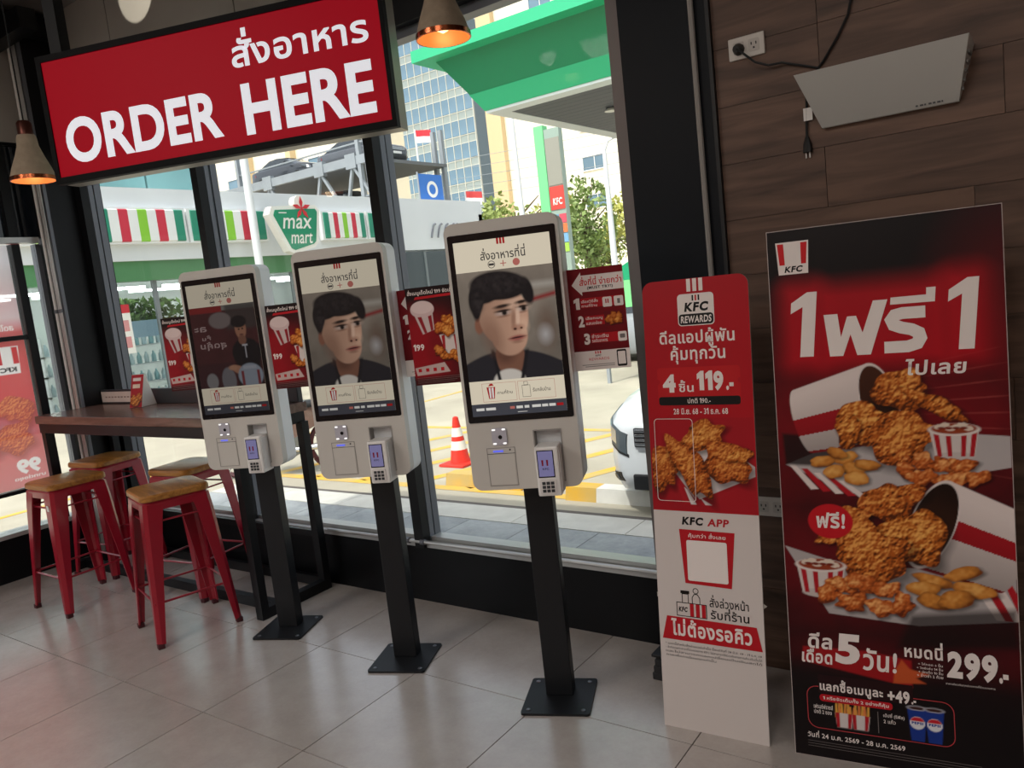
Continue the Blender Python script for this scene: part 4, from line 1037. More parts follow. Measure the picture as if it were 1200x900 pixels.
for i in range(4): cv.put(cv.poly([(0.085+i*.026, 0.835-i*.016), (0.097+i*.026, 0.826-i*.016), (0.125+i*.026, 0.762), (0.108+i*.024, 0.762)]), S(176, 22, 34) if i % 2 == 0 else S(220, 210, 210))
for a, b, rx, rz, an, sdv in ((0.18, 0.985, 0.072, 0.045, 10, 2), (0.045, 0.885, 0.05, 0.075, 8, 3), (0.255, 0.90, 0.085, 0.06, -12, 5), (0.30, 0.925, 0.04, 0.02, 20, 6), (0.135, 0.885, 0.048, 0.105, 28, 7)): cv.food(a, b, rx, rz, an, sdv)
cv.obj('meal_picture', P_print, sd, y+0.0002)
flat('picture_outline', rrect(0.018, 0.150, 0.770, 1.044, 0.012, 4), y2, I_white, sd, [rrect(0.0197, 0.1483, 0.7717, 1.0423, 0.011, 4)])
text('lettering', 'KFC', 0.097, 0.693, 0.170, 0.720, y, I_black, sd, bold=0.05, shear=0.15)
text('lettering', 'APP', 0.182, 0.693, 0.254, 0.718, y, I_red, sd, bold=0.035, shear=0.12)
flat('code_frame', [(0.086, 0.678), (0.270, 0.676), (0.253, 0.494), (0.099, 0.498)], y, I_red, sd)
text('lettering', 'คุ้มกว่า สั่งเลย', 0.117, 0.648, 0.240, 0.670, y2, I_white, sd, bold=0.012, res=3)
flat('code_panel', rrect(0.109, 0.243, 0.508, 0.643, 0.006, 3), y2, I_white, sd)
# bag drawing
flat('bag_drawing', rect(0.064, 0.167, 0.385, 0.432), y, I_black, sd, [rect(0.0665, 0.1645, 0.3875, 0.4295)])
for i in range(3): flat('bag_stripe', rect(0.110+i*0.020, 0.123+i*0.020, 0.3875, 0.4295), y, I_red, sd)
text('lettering', 'KFC', 0.071, 0.400, 0.102, 0.417, y, I_black, sd, bold=0.05, shear=0.15)
flat('bag_drawing', rect(0.084, 0.107, 0.432, 0.462), y, I_black, sd, [rect(0.0865, 0.1045, 0.432, 0.4595)]); flat('bag_drawing', rect(0.080, 0.110, 0.462, 0.472), y, I_black, sd)
flat('bag_drawing', [(0.118, 0.432), (0.118, 0.452), (0.126, 0.464), (0.138, 0.464), (0.146, 0.452), (0.146, 0.432)], y, I_black, sd, [[(0.1205, 0.432), (0.1205, 0.451), (0.1275, 0.4615), (0.1365, 0.4615), (0.1435, 0.451), (0.1435, 0.432)]]); flat('bag_drawing', disc(0.132, 0.474, 0.010), y, I_black, sd, [disc(0.132, 0.474, 0.0075)])
text('lettering', 'สั่งล่วงหน้า', 0.177, 0.427, 0.304, 0.468, y, I_black, sd, bold=0.012)
text('lettering', 'รับที่ร้าน', 0.179, 0.388, 0.304, 0.428, y, I_black, sd, bold=0.016)
flat('red_banner', [(0.029, 0.381), (0.326, 0.378), (0.342, 0.302), (0.010, 0.302)], y, I_red, sd)
text('lettering', 'ไม่ต้องรอคิว', 0.042, 0.317, 0.310, 0.376, y2, I_white, sd, bold=0.030, res=5)
for i, s_ in enumerate(('* ราคานี้สำหรับสั่งผ่านแอปเท่านั้น ตั้งแต่วันที่ 28 มิ.ย. 68 - 31 ธ.ค. 68', '- จำกัดเฉพาะสาขาที่ร่วมรายการ KFC ไม่สามารถใช้ร่วมกับรายการส่งเสริมอื่นได้', 'และไม่สามารถแลกเปลี่ยนเป็นเงินสดได้', 'ภาพเพื่อการโฆษณาเท่านั้น')):
    text('fine_print', s_, 0.019, 0.283-i*0.013, (0.338, 0.338, 0.338, 0.19)[i], 0.2935-i*0.013, y, I_grey if False else I_black, sd, res=1)
MB().add([(0.06, 0.006, 0.75), (0.29, 0.006, 0.75), (0.29, 0.006, 0.70), (0.06, 0.006, 0.70), (0.10, 0.30, 0.031), (0.25, 0.30, 0.031), (0.24, 0.306, 0.031), (0.11, 0.306, 0.031)], [(0, 1, 5, 4), (3, 2, 6, 7), (0, 3, 7, 4), (1, 2, 6, 5), (0, 1, 2, 3), (4, 5, 6, 7)]).build('easel_back', M_card, sd)
for x in (-0.004, 0.349):
    MB().add([(x, 0.003, 0.456), (x, 0.006, 0.456), (x+0.008, 0.02, 0.444), (x+0.004, 0.02, 0.440), (x, 0.003, 0.440)], [(0, 1, 2, 3, 4)]).build('board_tab', M_card, sd)

# stack behind the standee
bs = thing('mat_stack', 'low stack of black flat mats on the floor behind the standee', 'mat stack', (-1.19, 2.62, 0))
for i in range(3):
    MB().bbox(-0.12+0.01*i, 0.10, -0.12-0.006*i, 0.12, 0.001+i*0.031, 0.029+i*0.031, 0.004).build('mat', mat('rubber_mat', S(34, 34, 36), 0.7, noise=0.3, nscale=30, bump=0.3, bscale=90), bs)
MB().bbox(-0.115, 0.10, -0.125, 0.12, 0.0945, 0.106, 0.003).build('tray', M_cord, bs)

# ================================================================== big poster
po = thing('meal_poster', 'large dark red fried chicken deal poster board leaning by wood wall', 'poster', (-0.7185, 2.2662, 0.0), (-0.0803, 0, 0.1416))
MB().box(0.0, 0.6028, 0.0, 0.01, 0.001, 1.607).build('board', mat('poster_edge', S(190, 176, 172), 0.6), po)
cv = Canvas(0.002, 0.6008, 0.003, 1.605, 0.0026, S(26, 10, 14))
X, Z = cv.X, cv.Z; nz = vnoise(cv.h, cv.w, 4, 31, 4)
red = np.array(S(146, 8, 24)); drk = np.array(S(14, 6, 9))
glow = np.clip(1-np.abs(Z-1.02)/0.42, 0, 1)**0.8*np.clip(0.55+0.7*nz, 0, 1)
glow = np.maximum(glow, np.clip(1-np.hypot((X-0.62)/0.28, (Z-1.25)/0.5), 0, 1)*0.9)
glow = np.maximum(glow, np.clip(1-np.abs(Z-0.62)/0.30, 0, 1)**0.7*0.85*np.clip(0.5+0.8*nz, 0, 1))
glow = np.maximum(glow, np.clip(1-np.hypot((X-0.2)/0.5, (Z-0.34)/0.14), 0, 1)*0.55)
glow = np.maximum(glow, np.clip(1-np.hypot((X-0.6)/0.35, (Z-0.36)/0.2), 0, 1)*0.5)
glow = glow*np.clip((Z-0.24)/0.08, 0.25, 1)
glow = glow**1.4*0.66; cv.c = drk+(red-drk)*glow[..., None]
for i in range(9):   # light streaks
    a, b = 0.93+0.03*i, (i-4)*0.05
    cv.put(np.clip(1-np.abs(Z-(a+b*(X-0.3)))/0.003, 0, 1)*np.clip((X-0.36)/0.2, 0, 1)*0.35*np.clip(nz*2-.4, 0, 1), S(244, 120, 110))
for (x0, z0, x1, z1, r) in ((0.06, 1.22, 0.12, 1.42, 0.05), (0.16, 1.22, 0.44, 1.40, 0.05), (0.48, 1.22, 0.53, 1.42, 0.05)):
    d = np.hypot(np.maximum(np.maximum(x0-X, X-x1), 0), np.maximum(np.maximum(z0-Z, Z-z1), 0)); cv.put(np.clip(1-d/0.075, 0, 1)**1.6*0.75, S(196, 14, 32))
W_ = S(226, 212, 208); Rd = S(176, 22, 34)
# ---- upper tray, bucket, pieces
cv.put(cv.poly([(0.02, 0.905), (0.20, 0.82), (0.60, 0.90), (0.60, 0.985), (0.42, 1.00), (0.1, 0.94)]), S(186, 178, 178))
for i in range(5): cv.put(cv.poly([(0.03+i*.034, 0.905-i*.012), (0.047+i*.034, 0.905-i*.012), (0.11+i*.034, 0.832-i*.006), (0.088+i*.034, 0.830-i*.006)]), Rd if i % 2 else W_)
cv.put(cv.poly([(0.015, 1.00), (0.17, 0.985), (0.15, 0.90), (0.02, 0.905)], .01)*0.9, S(22, 10, 12))
def bucket(axis0, axis1, r0, r1, shade_side=-1, stripes=((-.95, -.55), (-.05, .35), (.72, .98))):
    """paper bucket lying down: body from base to rim with red bands"""
    (ax, az), (bx, bz) = axis0, axis1; L = math.hypot(bx-ax, bz-az); ux, uz = (bx-ax)/L, (bz-az)/L; px, pz = -uz, ux
    tt = ((X-ax)*ux+(Z-az)*uz)/L; q = ((X-ax)*px+(Z-az)*pz); rad = r0+(r1-r0)*tt
    v = q/np.maximum(rad, 1e-4); bulge = 0.16*np.sqrt(np.clip(1-v*v, 0, 1))*r0/L*1.6
    m = np.clip((1-np.abs(v))*rad/0.003+.5, 0, 1)*np.clip((tt+bulge)/0.015+.5, 0, 1)*np.clip((1.0+bulge*.3-tt)/0.015+.5, 0, 1)
    colr = np.zeros_like(cv.c); colr[:] = W_
    for a, b in stripes: colr[(v > a) & (v < b)] = Rd
    sh = np.clip(0.80+0.32*v*(-shade_side), .32, 1.05); cv.put(m, colr*sh[..., None])
    c, n = ux, uz
    u2 = ((X-bx)*ux+(Z-bz)*uz)/(r1*0.42); v2 = ((X-bx)*px+(Z-bz)*pz)/r1; rr = np.sqrt(u2*u2+v2*v2)
    cv.put(np.clip((1-rr)*r1/0.004+.5, 0, 1), W_); cv.put(np.clip((0.93-rr)*r1/0.004+.5, 0, 1), np.array(S(70, 34, 18))[None, None]*np.clip(.6+.5*v2, .2, 1.2)[..., None])
bucket((0.075, 1.035), (0.285, 1.085), 0.098, 0.118, -1, ((-.42, .10), (-1.2, -.93)))
for i, (a, b, rx, rz, an) in enumerate(((0.335, 1.12, 0.075, 0.052, -8), (0.425, 1.075, 0.075, 0.026, -28), (0.24, 1.03, 0.062, 0.062, 0), (0.20, 1.00, .03, .05, 0), (0.335, 0.985, 0.088, 0.072, -10))): cv.food(a, b, rx, rz, an, i+60)
def tub(cx, cz, w, h):
    cv.put(cv.poly([(cx-w, cz), (cx+w, cz), (cx+w*.8, cz-h), (cx-w*.8, cz-h)]), S(214, 202, 198)); cv.put(cv.ell(cx, cz-h, w*.8, w*.2)[0], S(200, 188, 184))
    for a in (-.85, -.35, .30, .72): cv.put(cv.poly([(cx+a*w, cz-.004), (cx+(a+.22)*w, cz-.004), (cx+(a+.22)*w*.82, cz-h), (cx+a*w*.82, cz-h)]), Rd)
    cv.put(cv.ell(cx, cz, w*1.06, w*.30)[0], S(226, 214, 208)); cv.put(cv.ell(cx, cz+.003, w*.92, w*.25)[0], S(150, 60, 30))
    for i in range(6): cv.put(cv.ell(cx-w*.6+i*w*.24, cz+.008+.006*math.sin(i*2.1), w*.2, w*.11, wob=.1, seed=i)[0], S(224, 206, 190))
    for i in range(4): cv.put(cv.ell(cx-w*.5+i*w*.3, cz+.004, w*.16, w*.06)[0], S(120, 34, 16))
tub(0.468, 1.005, 0.060, 0.075)
for i, (a, b, rx, rz, an) in enumerate(((0.125, 0.915, .036, .017, 5), (0.19, 0.925, .034, .016, 18), (0.165, 0.94, .03, .015, -20), (0.21, 0.895, .038, .018, 0), (0.155, 0.885, .03, .02, 20), (0.245, 0.905, .034, .017, -10), (0.215, 0.865, .036, .019, 0))): cv.food(a, b, rx, rz, an, i+80, 'nugget')
for i, (a, b, rx, rz) in enumerate(((0.345, 0.895, .026, .026), (0.39, 0.915, .032, .022), (0.44, 0.905, .032, .024), (0.485, 0.905, .03, .022), (0.385, 0.87, .034, .025), (0.46, 0.865, .042, .022), (0.52, 0.87, .03, .02))): cv.food(a, b, rx, rz, 0, i+95, 'pop')
# ---- lower tray, bucket, pieces
cv.put(cv.poly([(0.004, 0.655), (0.19, 0.60), (0.60, 0.62), (0.60, 0.475), (0.36, 0.44), (0.12, 0.455)]), S(176, 168, 168))
for i in range(4): cv.put(cv.poly([(0.48+i*.030, 0.60-i*.006), (0.497+i*.030, 0.60-i*.006), (0.575+i*.02, 0.475), (0.55+i*.02, 0.475)]), Rd if i % 2 else W_)
cv.put(cv.poly([(0.33, 0.825), (0.60, 0.935), (0.60, 0.81), (0.44, 0.86)], .004)*.0, Rd)
cv.put(cv.poly([(0.34, 0.47), (0.60, 0.51), (0.60, 0.40), (0.30, 0.37)], .02)*.8, S(20, 8, 10))
bucket((0.60, 0.66), (0.405, 0.735), 0.115, 0.135, 1, ((-.28, .14), (.93, 1.2)))
for i, (a, b, rx, rz, an) in enumerate(((0.30, 0.80, 0.075, 0.055, 10), (0.165, 0.70, 0.075, 0.024, 22), (0.20, 0.745, 0.05, 0.035, 10), (0.355, 0.695, 0.08, 0.085, 0), (0.24, 0.645, 0.10, 0.085, 5))): cv.food(a, b, rx, rz, an, i+120)
tub(0.103, 0.600, 0.068, 0.085)
for i, (a, b, rx, rz, an) in enumerate(((0.475, 0.60, .045, .020, 18), (0.40, 0.575, .05, .018, -12), (0.50, 0.555, .052, .022, -6), (0.375, 0.55, .042, .022, 0), (0.40, 0.515, .045, .022, -8), (0.455, 0.525, .048, .025, 12))): cv.food(a, b, rx, rz, an, i+140, 'nugget')
for i, (a, b, rx, rz) in enumerate(((0.165, 0.545, .042, .028), (0.215, 0.555, .04, .03), (0.12, 0.515, .035, .025), (0.275, 0.54, .034, .026), (0.185, 0.495, .045, .026), (0.265, 0.485, .036, .03), (0.32, 0.50, .03, .03))): cv.food(a, b, rx, rz, 0, i+160, 'pop')
cv.put(cv.ell(0.137, 0.735, 0.062, 0.052)[0], S(196, 22, 34))
# headline strip and flame
cv.put(cv.poly([(0.035, 0.300), (0.335, 0.255), (0.335, 0.335), (0.22, 0.35), (0.04, 0.345)], .006), S(156, 18, 24))
cv.put(cv.poly([(0.285, 0.262), (0.37, 0.272), (0.345, 0.285), (0.38, 0.30), (0.33, 0.31), (0.31, 0.335), (0.29, 0.30)], .005), S(196, 84, 40))
# fries and cups
for i in range(16):
    a = 0.122+i*0.0058; cv.put(cv.poly([(a, .135), (a+.006, .135), (a+.007+.004*math.sin(i*1.7), .178+.014*math.sin(i*2.3)), (a+.001+.004*math.sin(i*1.7), .178+.014*math.sin(i*2.3))]), S(226, 168-20*(i % 3), 70))
for a in (.122, .168):
    cv.put(cv.poly([(a, .15), (a+.05, .15), (a+.044, .105), (a+.004, .105)]), S(216, 206, 204)); cv.put(cv.poly([(a, .15), (a+.012, .15), (a+.012, .105), (a+.004, .105)]), Rd); cv.put(cv.poly([(a+.036, .15), (a+.048, .15), (a+.042, .105), (a+.034, .105)]), Rd)
for a in (.318, .362):
    cv.put(cv.poly([(a, .196), (a+.05, .196), (a+.042, .098), (a+.008, .098)]), S(24, 54, 140)); cv.put(cv.ell(a+.025, .196, .026, .007)[0], S(196, 196, 206)); cv.put(cv.ell(a+.025, .196, .022, .005)[0], S(60, 28, 24))
    cv.put(cv.ell(a+.025, .152, .019, .019)[0], S(226, 226, 230)); cv.put(cv.ell(a+.025, .158, .017, .0115)[0], S(200, 30, 44)); cv.put(cv.poly([(a+.006, .146), (a+.044, .146), (a+.044, .157), (a+.006, .157)]), S(230, 230, 234))
cv.obj('printed_face', P_print, po, -0.0006)
y = -0.0012
logo_tile(po, 0.025, 0.118, 1.475, 1.571, y)
text('lettering', '1', 0.058, 1.228, 0.134, 1.418, y, I_white, po, shear=0.10)
def outline(pts, x0, z0, w, h): flat('lettering', [(x0+a*w+0.0*b, z0+b*h) for a, b in pts], y, I_white, po)
outline([(0, .80), (.07, 0), (.28, 0), (.41, .40), (.50, 0), (.71, 0), (1, 1), (.78, 1), (.60, .42), (.51, .74), (.37, .74), (.26, .36), (.22, .80)], 0.149, 1.225, 0.170, 0.153)
strokes('lettering', [[(0.410, 1.336), (0.352, 1.336), (0.334, 1.332), (0.325, 1.319), (0.331, 1.304), (0.349, 1.296), (0.375, 1.289), (0.392, 1.279), (0.396, 1.264), (0.388, 1.249), (0.365, 1.242), (0.305, 1.242)]], 0.033, y, I_white, po, 0.02, 1.225)
outline([(0, 0), (.97, 0), (1, 1), (.80, 1), (.79, .52), (.02, .50)], 0.325, 1.362, 0.115, 0.040)
text('lettering', '1', 0.468, 1.226, 0.544, 1.420, y, I_white, po, shear=0.10)
text('lettering', 'ไปเลย', 0.357, 1.160, 0.506, 1.206, y, I_white, po, bold=0.025, shear=0.1)
text('lettering', 'ฟรี!', 0.098, 0.714, 0.178, 0.764, y, I_white, po, bold=0.03, shear=0.06)
text('lettering', 'ดีล', 0.055, 0.342, 0.124, 0.392, y, I_white, po, bold=0.03, shear=0.08)
text('lettering', 'เดือด', 0.035, 0.296, 0.122, 0.340, y, I_white, po, bold=0.03, shear=0.08)
text('lettering', '5', 0.130, 0.303, 0.200, 0.396, y, I_white, po, bold=0.05, shear=0.08)
text('lettering', 'วัน!', 0.205, 0.292, 0.298, 0.360, y, I_white, po, bold=0.025, shear=0.08)
text('lettering', 'หมดนี่', 0.318, 0.345, 0.416, 0.396, y, I_white, po, bold=0.03)
for i, s_ in enumerate(('+ ไก่ทอด 6 ชิ้น', '+ วิงซ์แซ่บ 14 ชิ้น', '+ นักเก็ต 10 ชิ้น', '+ ข้าวยำ 2 ถ้วย')): text('fine_print', s_, 0.352-0.004*(i % 2), 0.326-i*0.0115, 0.414, 0.3355-i*0.0115, y, I_white, po, bold=0.01, res=1)
text('lettering', '299', 0.424, 0.296, 0.548, 0.376, y, I_white, po, bold=0.055, shear=0.05)
text('lettering', '.-', 0.550, 0.298, 0.572, 0.325, y, I_white, po, bold=0.06)
text('fine_print', 'ราคาเดียวกันทุกช่องทางที่ร่วมรายการ', 0.420, 0.276, 0.540, 0.286, y, I_white, po, res=1)
bx = rrect(0.043, 0.438, 0.093, 0.225, 0.03, 5)
flat('offer_outline', bx, y, mat('ink_line_red', S(190, 60, 66), 0.5), po, [rrect(0.0452, 0.4358, 0.0952, 0.2228, 0.028, 5)])
flat('offer_mask', rect(0.078, 0.335, 0.205, 0.262), y-0.0003, mat('ink_poster_dark', S(36, 9, 14), spec=0.25, rough=0.4), po)
text('lettering', 'แลกซื้อเมนูละ', 0.082, 0.205, 0.256, 0.252, y-0.0006, I_white, po, bold=0.03)
text('lettering', '+49', 0.268, 0.204, 0.326, 0.242, y-0.0006, I_white, po, bold=0.045)
text('lettering', '.-', 0.330, 0.206, 0.342, 0.218, y-0.0006, I_white, po, bold=0.06)
flat('offer_band', rrect(0.080, 0.280, 0.180, 0.202, 0.009, 4), y-0.0006, I_red, po)
text('lettering', '1 หรือจัดเต็มทั้ง 2 อย่างก็คุ้ม', 0.090, 0.183, 0.270, 0.200, y-0.0009, I_white, po, bold=0.02, res=2)
text('lettering', 'เฟรนช์ฟรายส์', 0.062, 0.155, 0.116, 0.169, y, I_white, po, bold=0.015, res=2)
text('lettering', 'ปกติ 2 ซอง', 0.062, 0.139, 0.112, 0.152, y, I_white, po, bold=0.015, res=2)
flat('divider', rect(0.2385, 0.2405, 0.105, 0.170), y, I_grey, po)
text('lettering', 'เป๊ปซี่ (รีฟิล)', 0.254, 0.154, 0.310, 0.170, y, I_white, po, bold=0.015, res=2)
text('lettering', '2 แก้ว', 0.254, 0.138, 0.286, 0.151, y, I_white, po, bold=0.015, res=2)
for a in (.318, .362): text('lettering', 'PEPSI', a+0.010, 0.148, a+0.040, 0.1555, y, I_blue, po, bold=0.05, res=2)
text('lettering', 'วันที่ 24 ม.ค. 2569 - 28 ม.ค. 2569', 0.040, 0.062, 0.308, 0.084, y, I_white, po, bold=0.018, res=3)
for i in range(3): flat('fine_print', rect(0.040, 0.50, 0.050-i*0.008, 0.0512-i*0.008), y, I_grey, po)

# ================================================================== sticker on the left glazing
ws = thing('window_sticker', 'pale backlit red fried chicken sticker on the outside of the left glazing, mirrored', 'window sticker', (XL-0.047, 2.365, 0.575), (0, 0, R(90)))
cv = Canvas(-1.18, 0.0, 0.0, 0.965, 0.004, S(206, 60, 66)); nz = vnoise(cv.h, cv.w, 4, 77, 3)
cv.c *= (0.85+0.3*nz)[..., None]
cv.put(np.clip((0.60-cv.Z)/0.6, 0, 1)*.5, S(214, 190, 196)); cv.put(cv.poly([(-1.18, 0.55), (-0.6, 0.62), (-0.05, 0.36), (-0.3, 0.25), (-1.18, 0.4)], .1)*.8, S(120, 120, 140))
for i, (a, b, rx, rz) in enumerate(((-0.13, 0.52, .12, .085), (-.36, .36, .16, .10), (-.17, .33, .13, .09), (-.5, .5, .16, .12), (-.75, .4, .2, .15))): cv.food(a, b, rx, rz, 0, i+200)
cv.c = cv.c*.55+np.array(S(224, 96, 96))*.45  # pale pink mixed into the print: backlight and glare washing it out
WS = S(240, 232, 230)
cv.put(cv.poly([(-0.20, 0.93), (-0.195, 0.75), (-0.055, 0.75), (-0.045, 0.93)]), WS)
for a in (-0.190, -0.088): cv.put(cv.poly(rect(a, a+0.036, 0.815, 0.925)), S(206, 40, 48))
cv.text('KFC', -0.175, 0.764, -0.075, 0.796, S(40, 20, 24), 0.05, True)
cv.text('99', -0.185, 0.085, -0.035, 0.185, WS, 0.05, True)
cv.text('บาทต่อชุด', -0.21, 0.045, -0.02, 0.075, WS, 0.02, True)
cv.obj('printed_film', paint_mat('sticker_film', 0.3, see=0.10, trans=0.75), ws, 0.0)
cv = Canvas(-1.18, 0.0, 0.985, 1.585, 0.005, S(214, 208, 214)); cv.put(np.clip((1.12-cv.Z)/.1, 0, 1), S(210, 70, 74)); cv.put(np.clip(1-np.hypot((cv.X+.1)/.5, (cv.Z-1.2)/.3), 0, 1)*.5, S(224, 150, 150))
cv.text('สดใหม่ทุกวัน', -0.30, 1.02, -0.05, 1.075, WS, 0.02, True)
cv.obj('printed_film', MATS['sticker_film'], ws, 0.0)
# ================================================================== outside
M_conc_o = mat('forecourt_concrete', S(172, 165, 148), 0.85, noise=0.16, nscale=0.9, bump=0.2, bscale=20)
M_paver = tile_mat('paver_stone', S(176, 180, 182), S(116, 122, 126), 0.6, 2.2)
M_yel = mat('yellow_paint', S(226, 172, 40), 0.7, noise=0.35, nscale=3.5, col2=S(190, 168, 110))
M_wht = mat('white_wall', S(222, 226, 228), 0.6, noise=0.03, nscale=1)
M_cream = mat('cream_render', S(240, 232, 210), 0.8, noise=0.03, nscale=0.3)
M_winb = mat('far_window_glass', S(104, 132, 150), 0.12, spec=0.7, noise=0.25, nscale=0.15)
M_green = mat('station_green', S(18, 132, 88), 0.4, noise=0.04, nscale=0.5)
M_steel = mat('galvanised', S(150, 156, 160), 0.5, 0.3, noise=0.08, nscale=2)

struct(MB().box(-130, 60, 2.93, 160, ZG-0.3, ZG-0.02).build('ground', M_conc_o))
struct(MB().box(-130, -5.76, -40, 2.93, ZG-0.3, ZG-0.02).build('ground_left', M_conc_o))
sw = struct(MB().box(-7.6, 3.4, 2.93, 5.17, ZG-0.05, ZG-0.006).build('sidewalk', M_grout))
MB().box(-7.6, -5.76, -5.0, 2.93, ZG-0.05, ZG-0.006).build('sidewalk_strip', M_grout, sw)
pmesh = MB().box(-0.297, 0.297, -0.297, 0.297, -0.04, 0.0).mesh('paver', M_paver)
for i in range(18):
    for j in range(4):
        x = -7.3+0.6*i
        if j == 3: continue
        obj('paver', pmesh, sw, (x, 3.24+0.6*j, ZG))
km = MB().box(-0.497, 0.497, -0.17, 0.17, -0.04, 0.0).mesh('kerb_stone', mat('kerb_concrete', S(200, 198, 190), 0.8, noise=0.08, nscale=6))
for i in range(11): obj('kerb_stone', km, sw, (-7.1+1.0*i, 4.912, ZG+0.004))
for i in range(3):
    for j in range(13): obj('paver', pmesh, sw, (-7.3+0.6*i, 2.63-0.6*j, ZG))
# paint on the ground
hm = thing('painted_hatching', 'worn yellow hatched no-parking box painted on the forecourt', 'road marking', (-4.6, 6.6, ZG-0.02))
def strip(a, b, w, par): 
    d = (Vector(b)-Vector(a)).normalized(); n = Vector((-d.y, d.x))*w/2; a = Vector(a); b = Vector(b)
    MB().add([(*(a-n), 0.003), (*(b-n), 0.003), (*(b+n), 0.003), (*(a+n), 0.003)], [(0, 1, 2, 3)]).build('stripe', M_yel, par)
strip((-3.2, -1.05), (1.75, -1.05), 0.13, hm); strip((-3.2, 1.6), (1.75, 1.6), 0.13, hm); strip((1.72, -1.05), (1.72, 1.6), 0.13, hm)
for i in range(7): strip((-3.0+i*0.72, -1.0), (-1.9+i*0.72, 1.55), 0.14, hm)
tag(MB().box(-7.1, -7.0, -10, 12, 0, 0.004).build('yellow_line', M_yel, loc=(-2.35, 0, ZG-0.0195)), 'long yellow line painted along the drive left of the building', 'road marking')

# ---- traffic cone
cn = thing('traffic_cone', 'orange traffic cone with two white bands on the forecourt', 'cone', (-5.44, 6.40, ZG-0.02))
M_or = mat('cone_orange', S(226, 50, 34), 0.5); M_refl = mat('cone_white', S(238, 236, 228), 0.5)
MB().bbox(-0.17, 0.17, -0.17, 0.17, 0.0, 0.03, 0.008).build('base', M_or, cn)
def cr(z): return 0.115-0.085*(z/0.52)
for nm, z0, z1, m in (('lower_cone', 0.03, 0.17, M_or), ('white_band', 0.17, 0.265, M_refl), ('middle_cone', 0.265, 0.315, M_or), ('white_band', 0.315, 0.41, M_refl), ('tip', 0.41, 0.52, M_or)):
    MB().lathe([(cr(z0), z0), (cr(z1), z1)] + ([(0.012, 0.53), (0.0005, 0.53)] if nm == 'tip' else []), 20).build(nm, m, cn, smooth=True)

# ---- wheel stop
wst = thing('wheel_stop', 'concrete wheel stop painted yellow and white in front of white car', 'wheel stop', (-2.75, 5.56, ZG-0.02))
prof = lambda x: [(x, -0.10, 0.0), (x, 0.10, 0.0), (x, 0.075, 0.115), (x, -0.075, 0.115)]
for i, (a, b) in enumerate(((-0.78, -0.48), (-0.48, 0.48), (0.48, 0.78))): MB().sweep([prof(a), prof(b)]).build('painted_block', M_yel if i != 1 else mat('stop_white', S(214, 212, 206), 0.7, noise=0.1, nscale=6), wst)
tag(MB().sweep([[(x, y*1.0, z) for x, y, z in prof(a)] for a in (-0.45, 0.45)]).build('yellow_block', M_yel, loc=(-4.55, 5.72, ZG-0.02)), 'yellow painted concrete block behind the nearest kiosk', 'wheel stop')

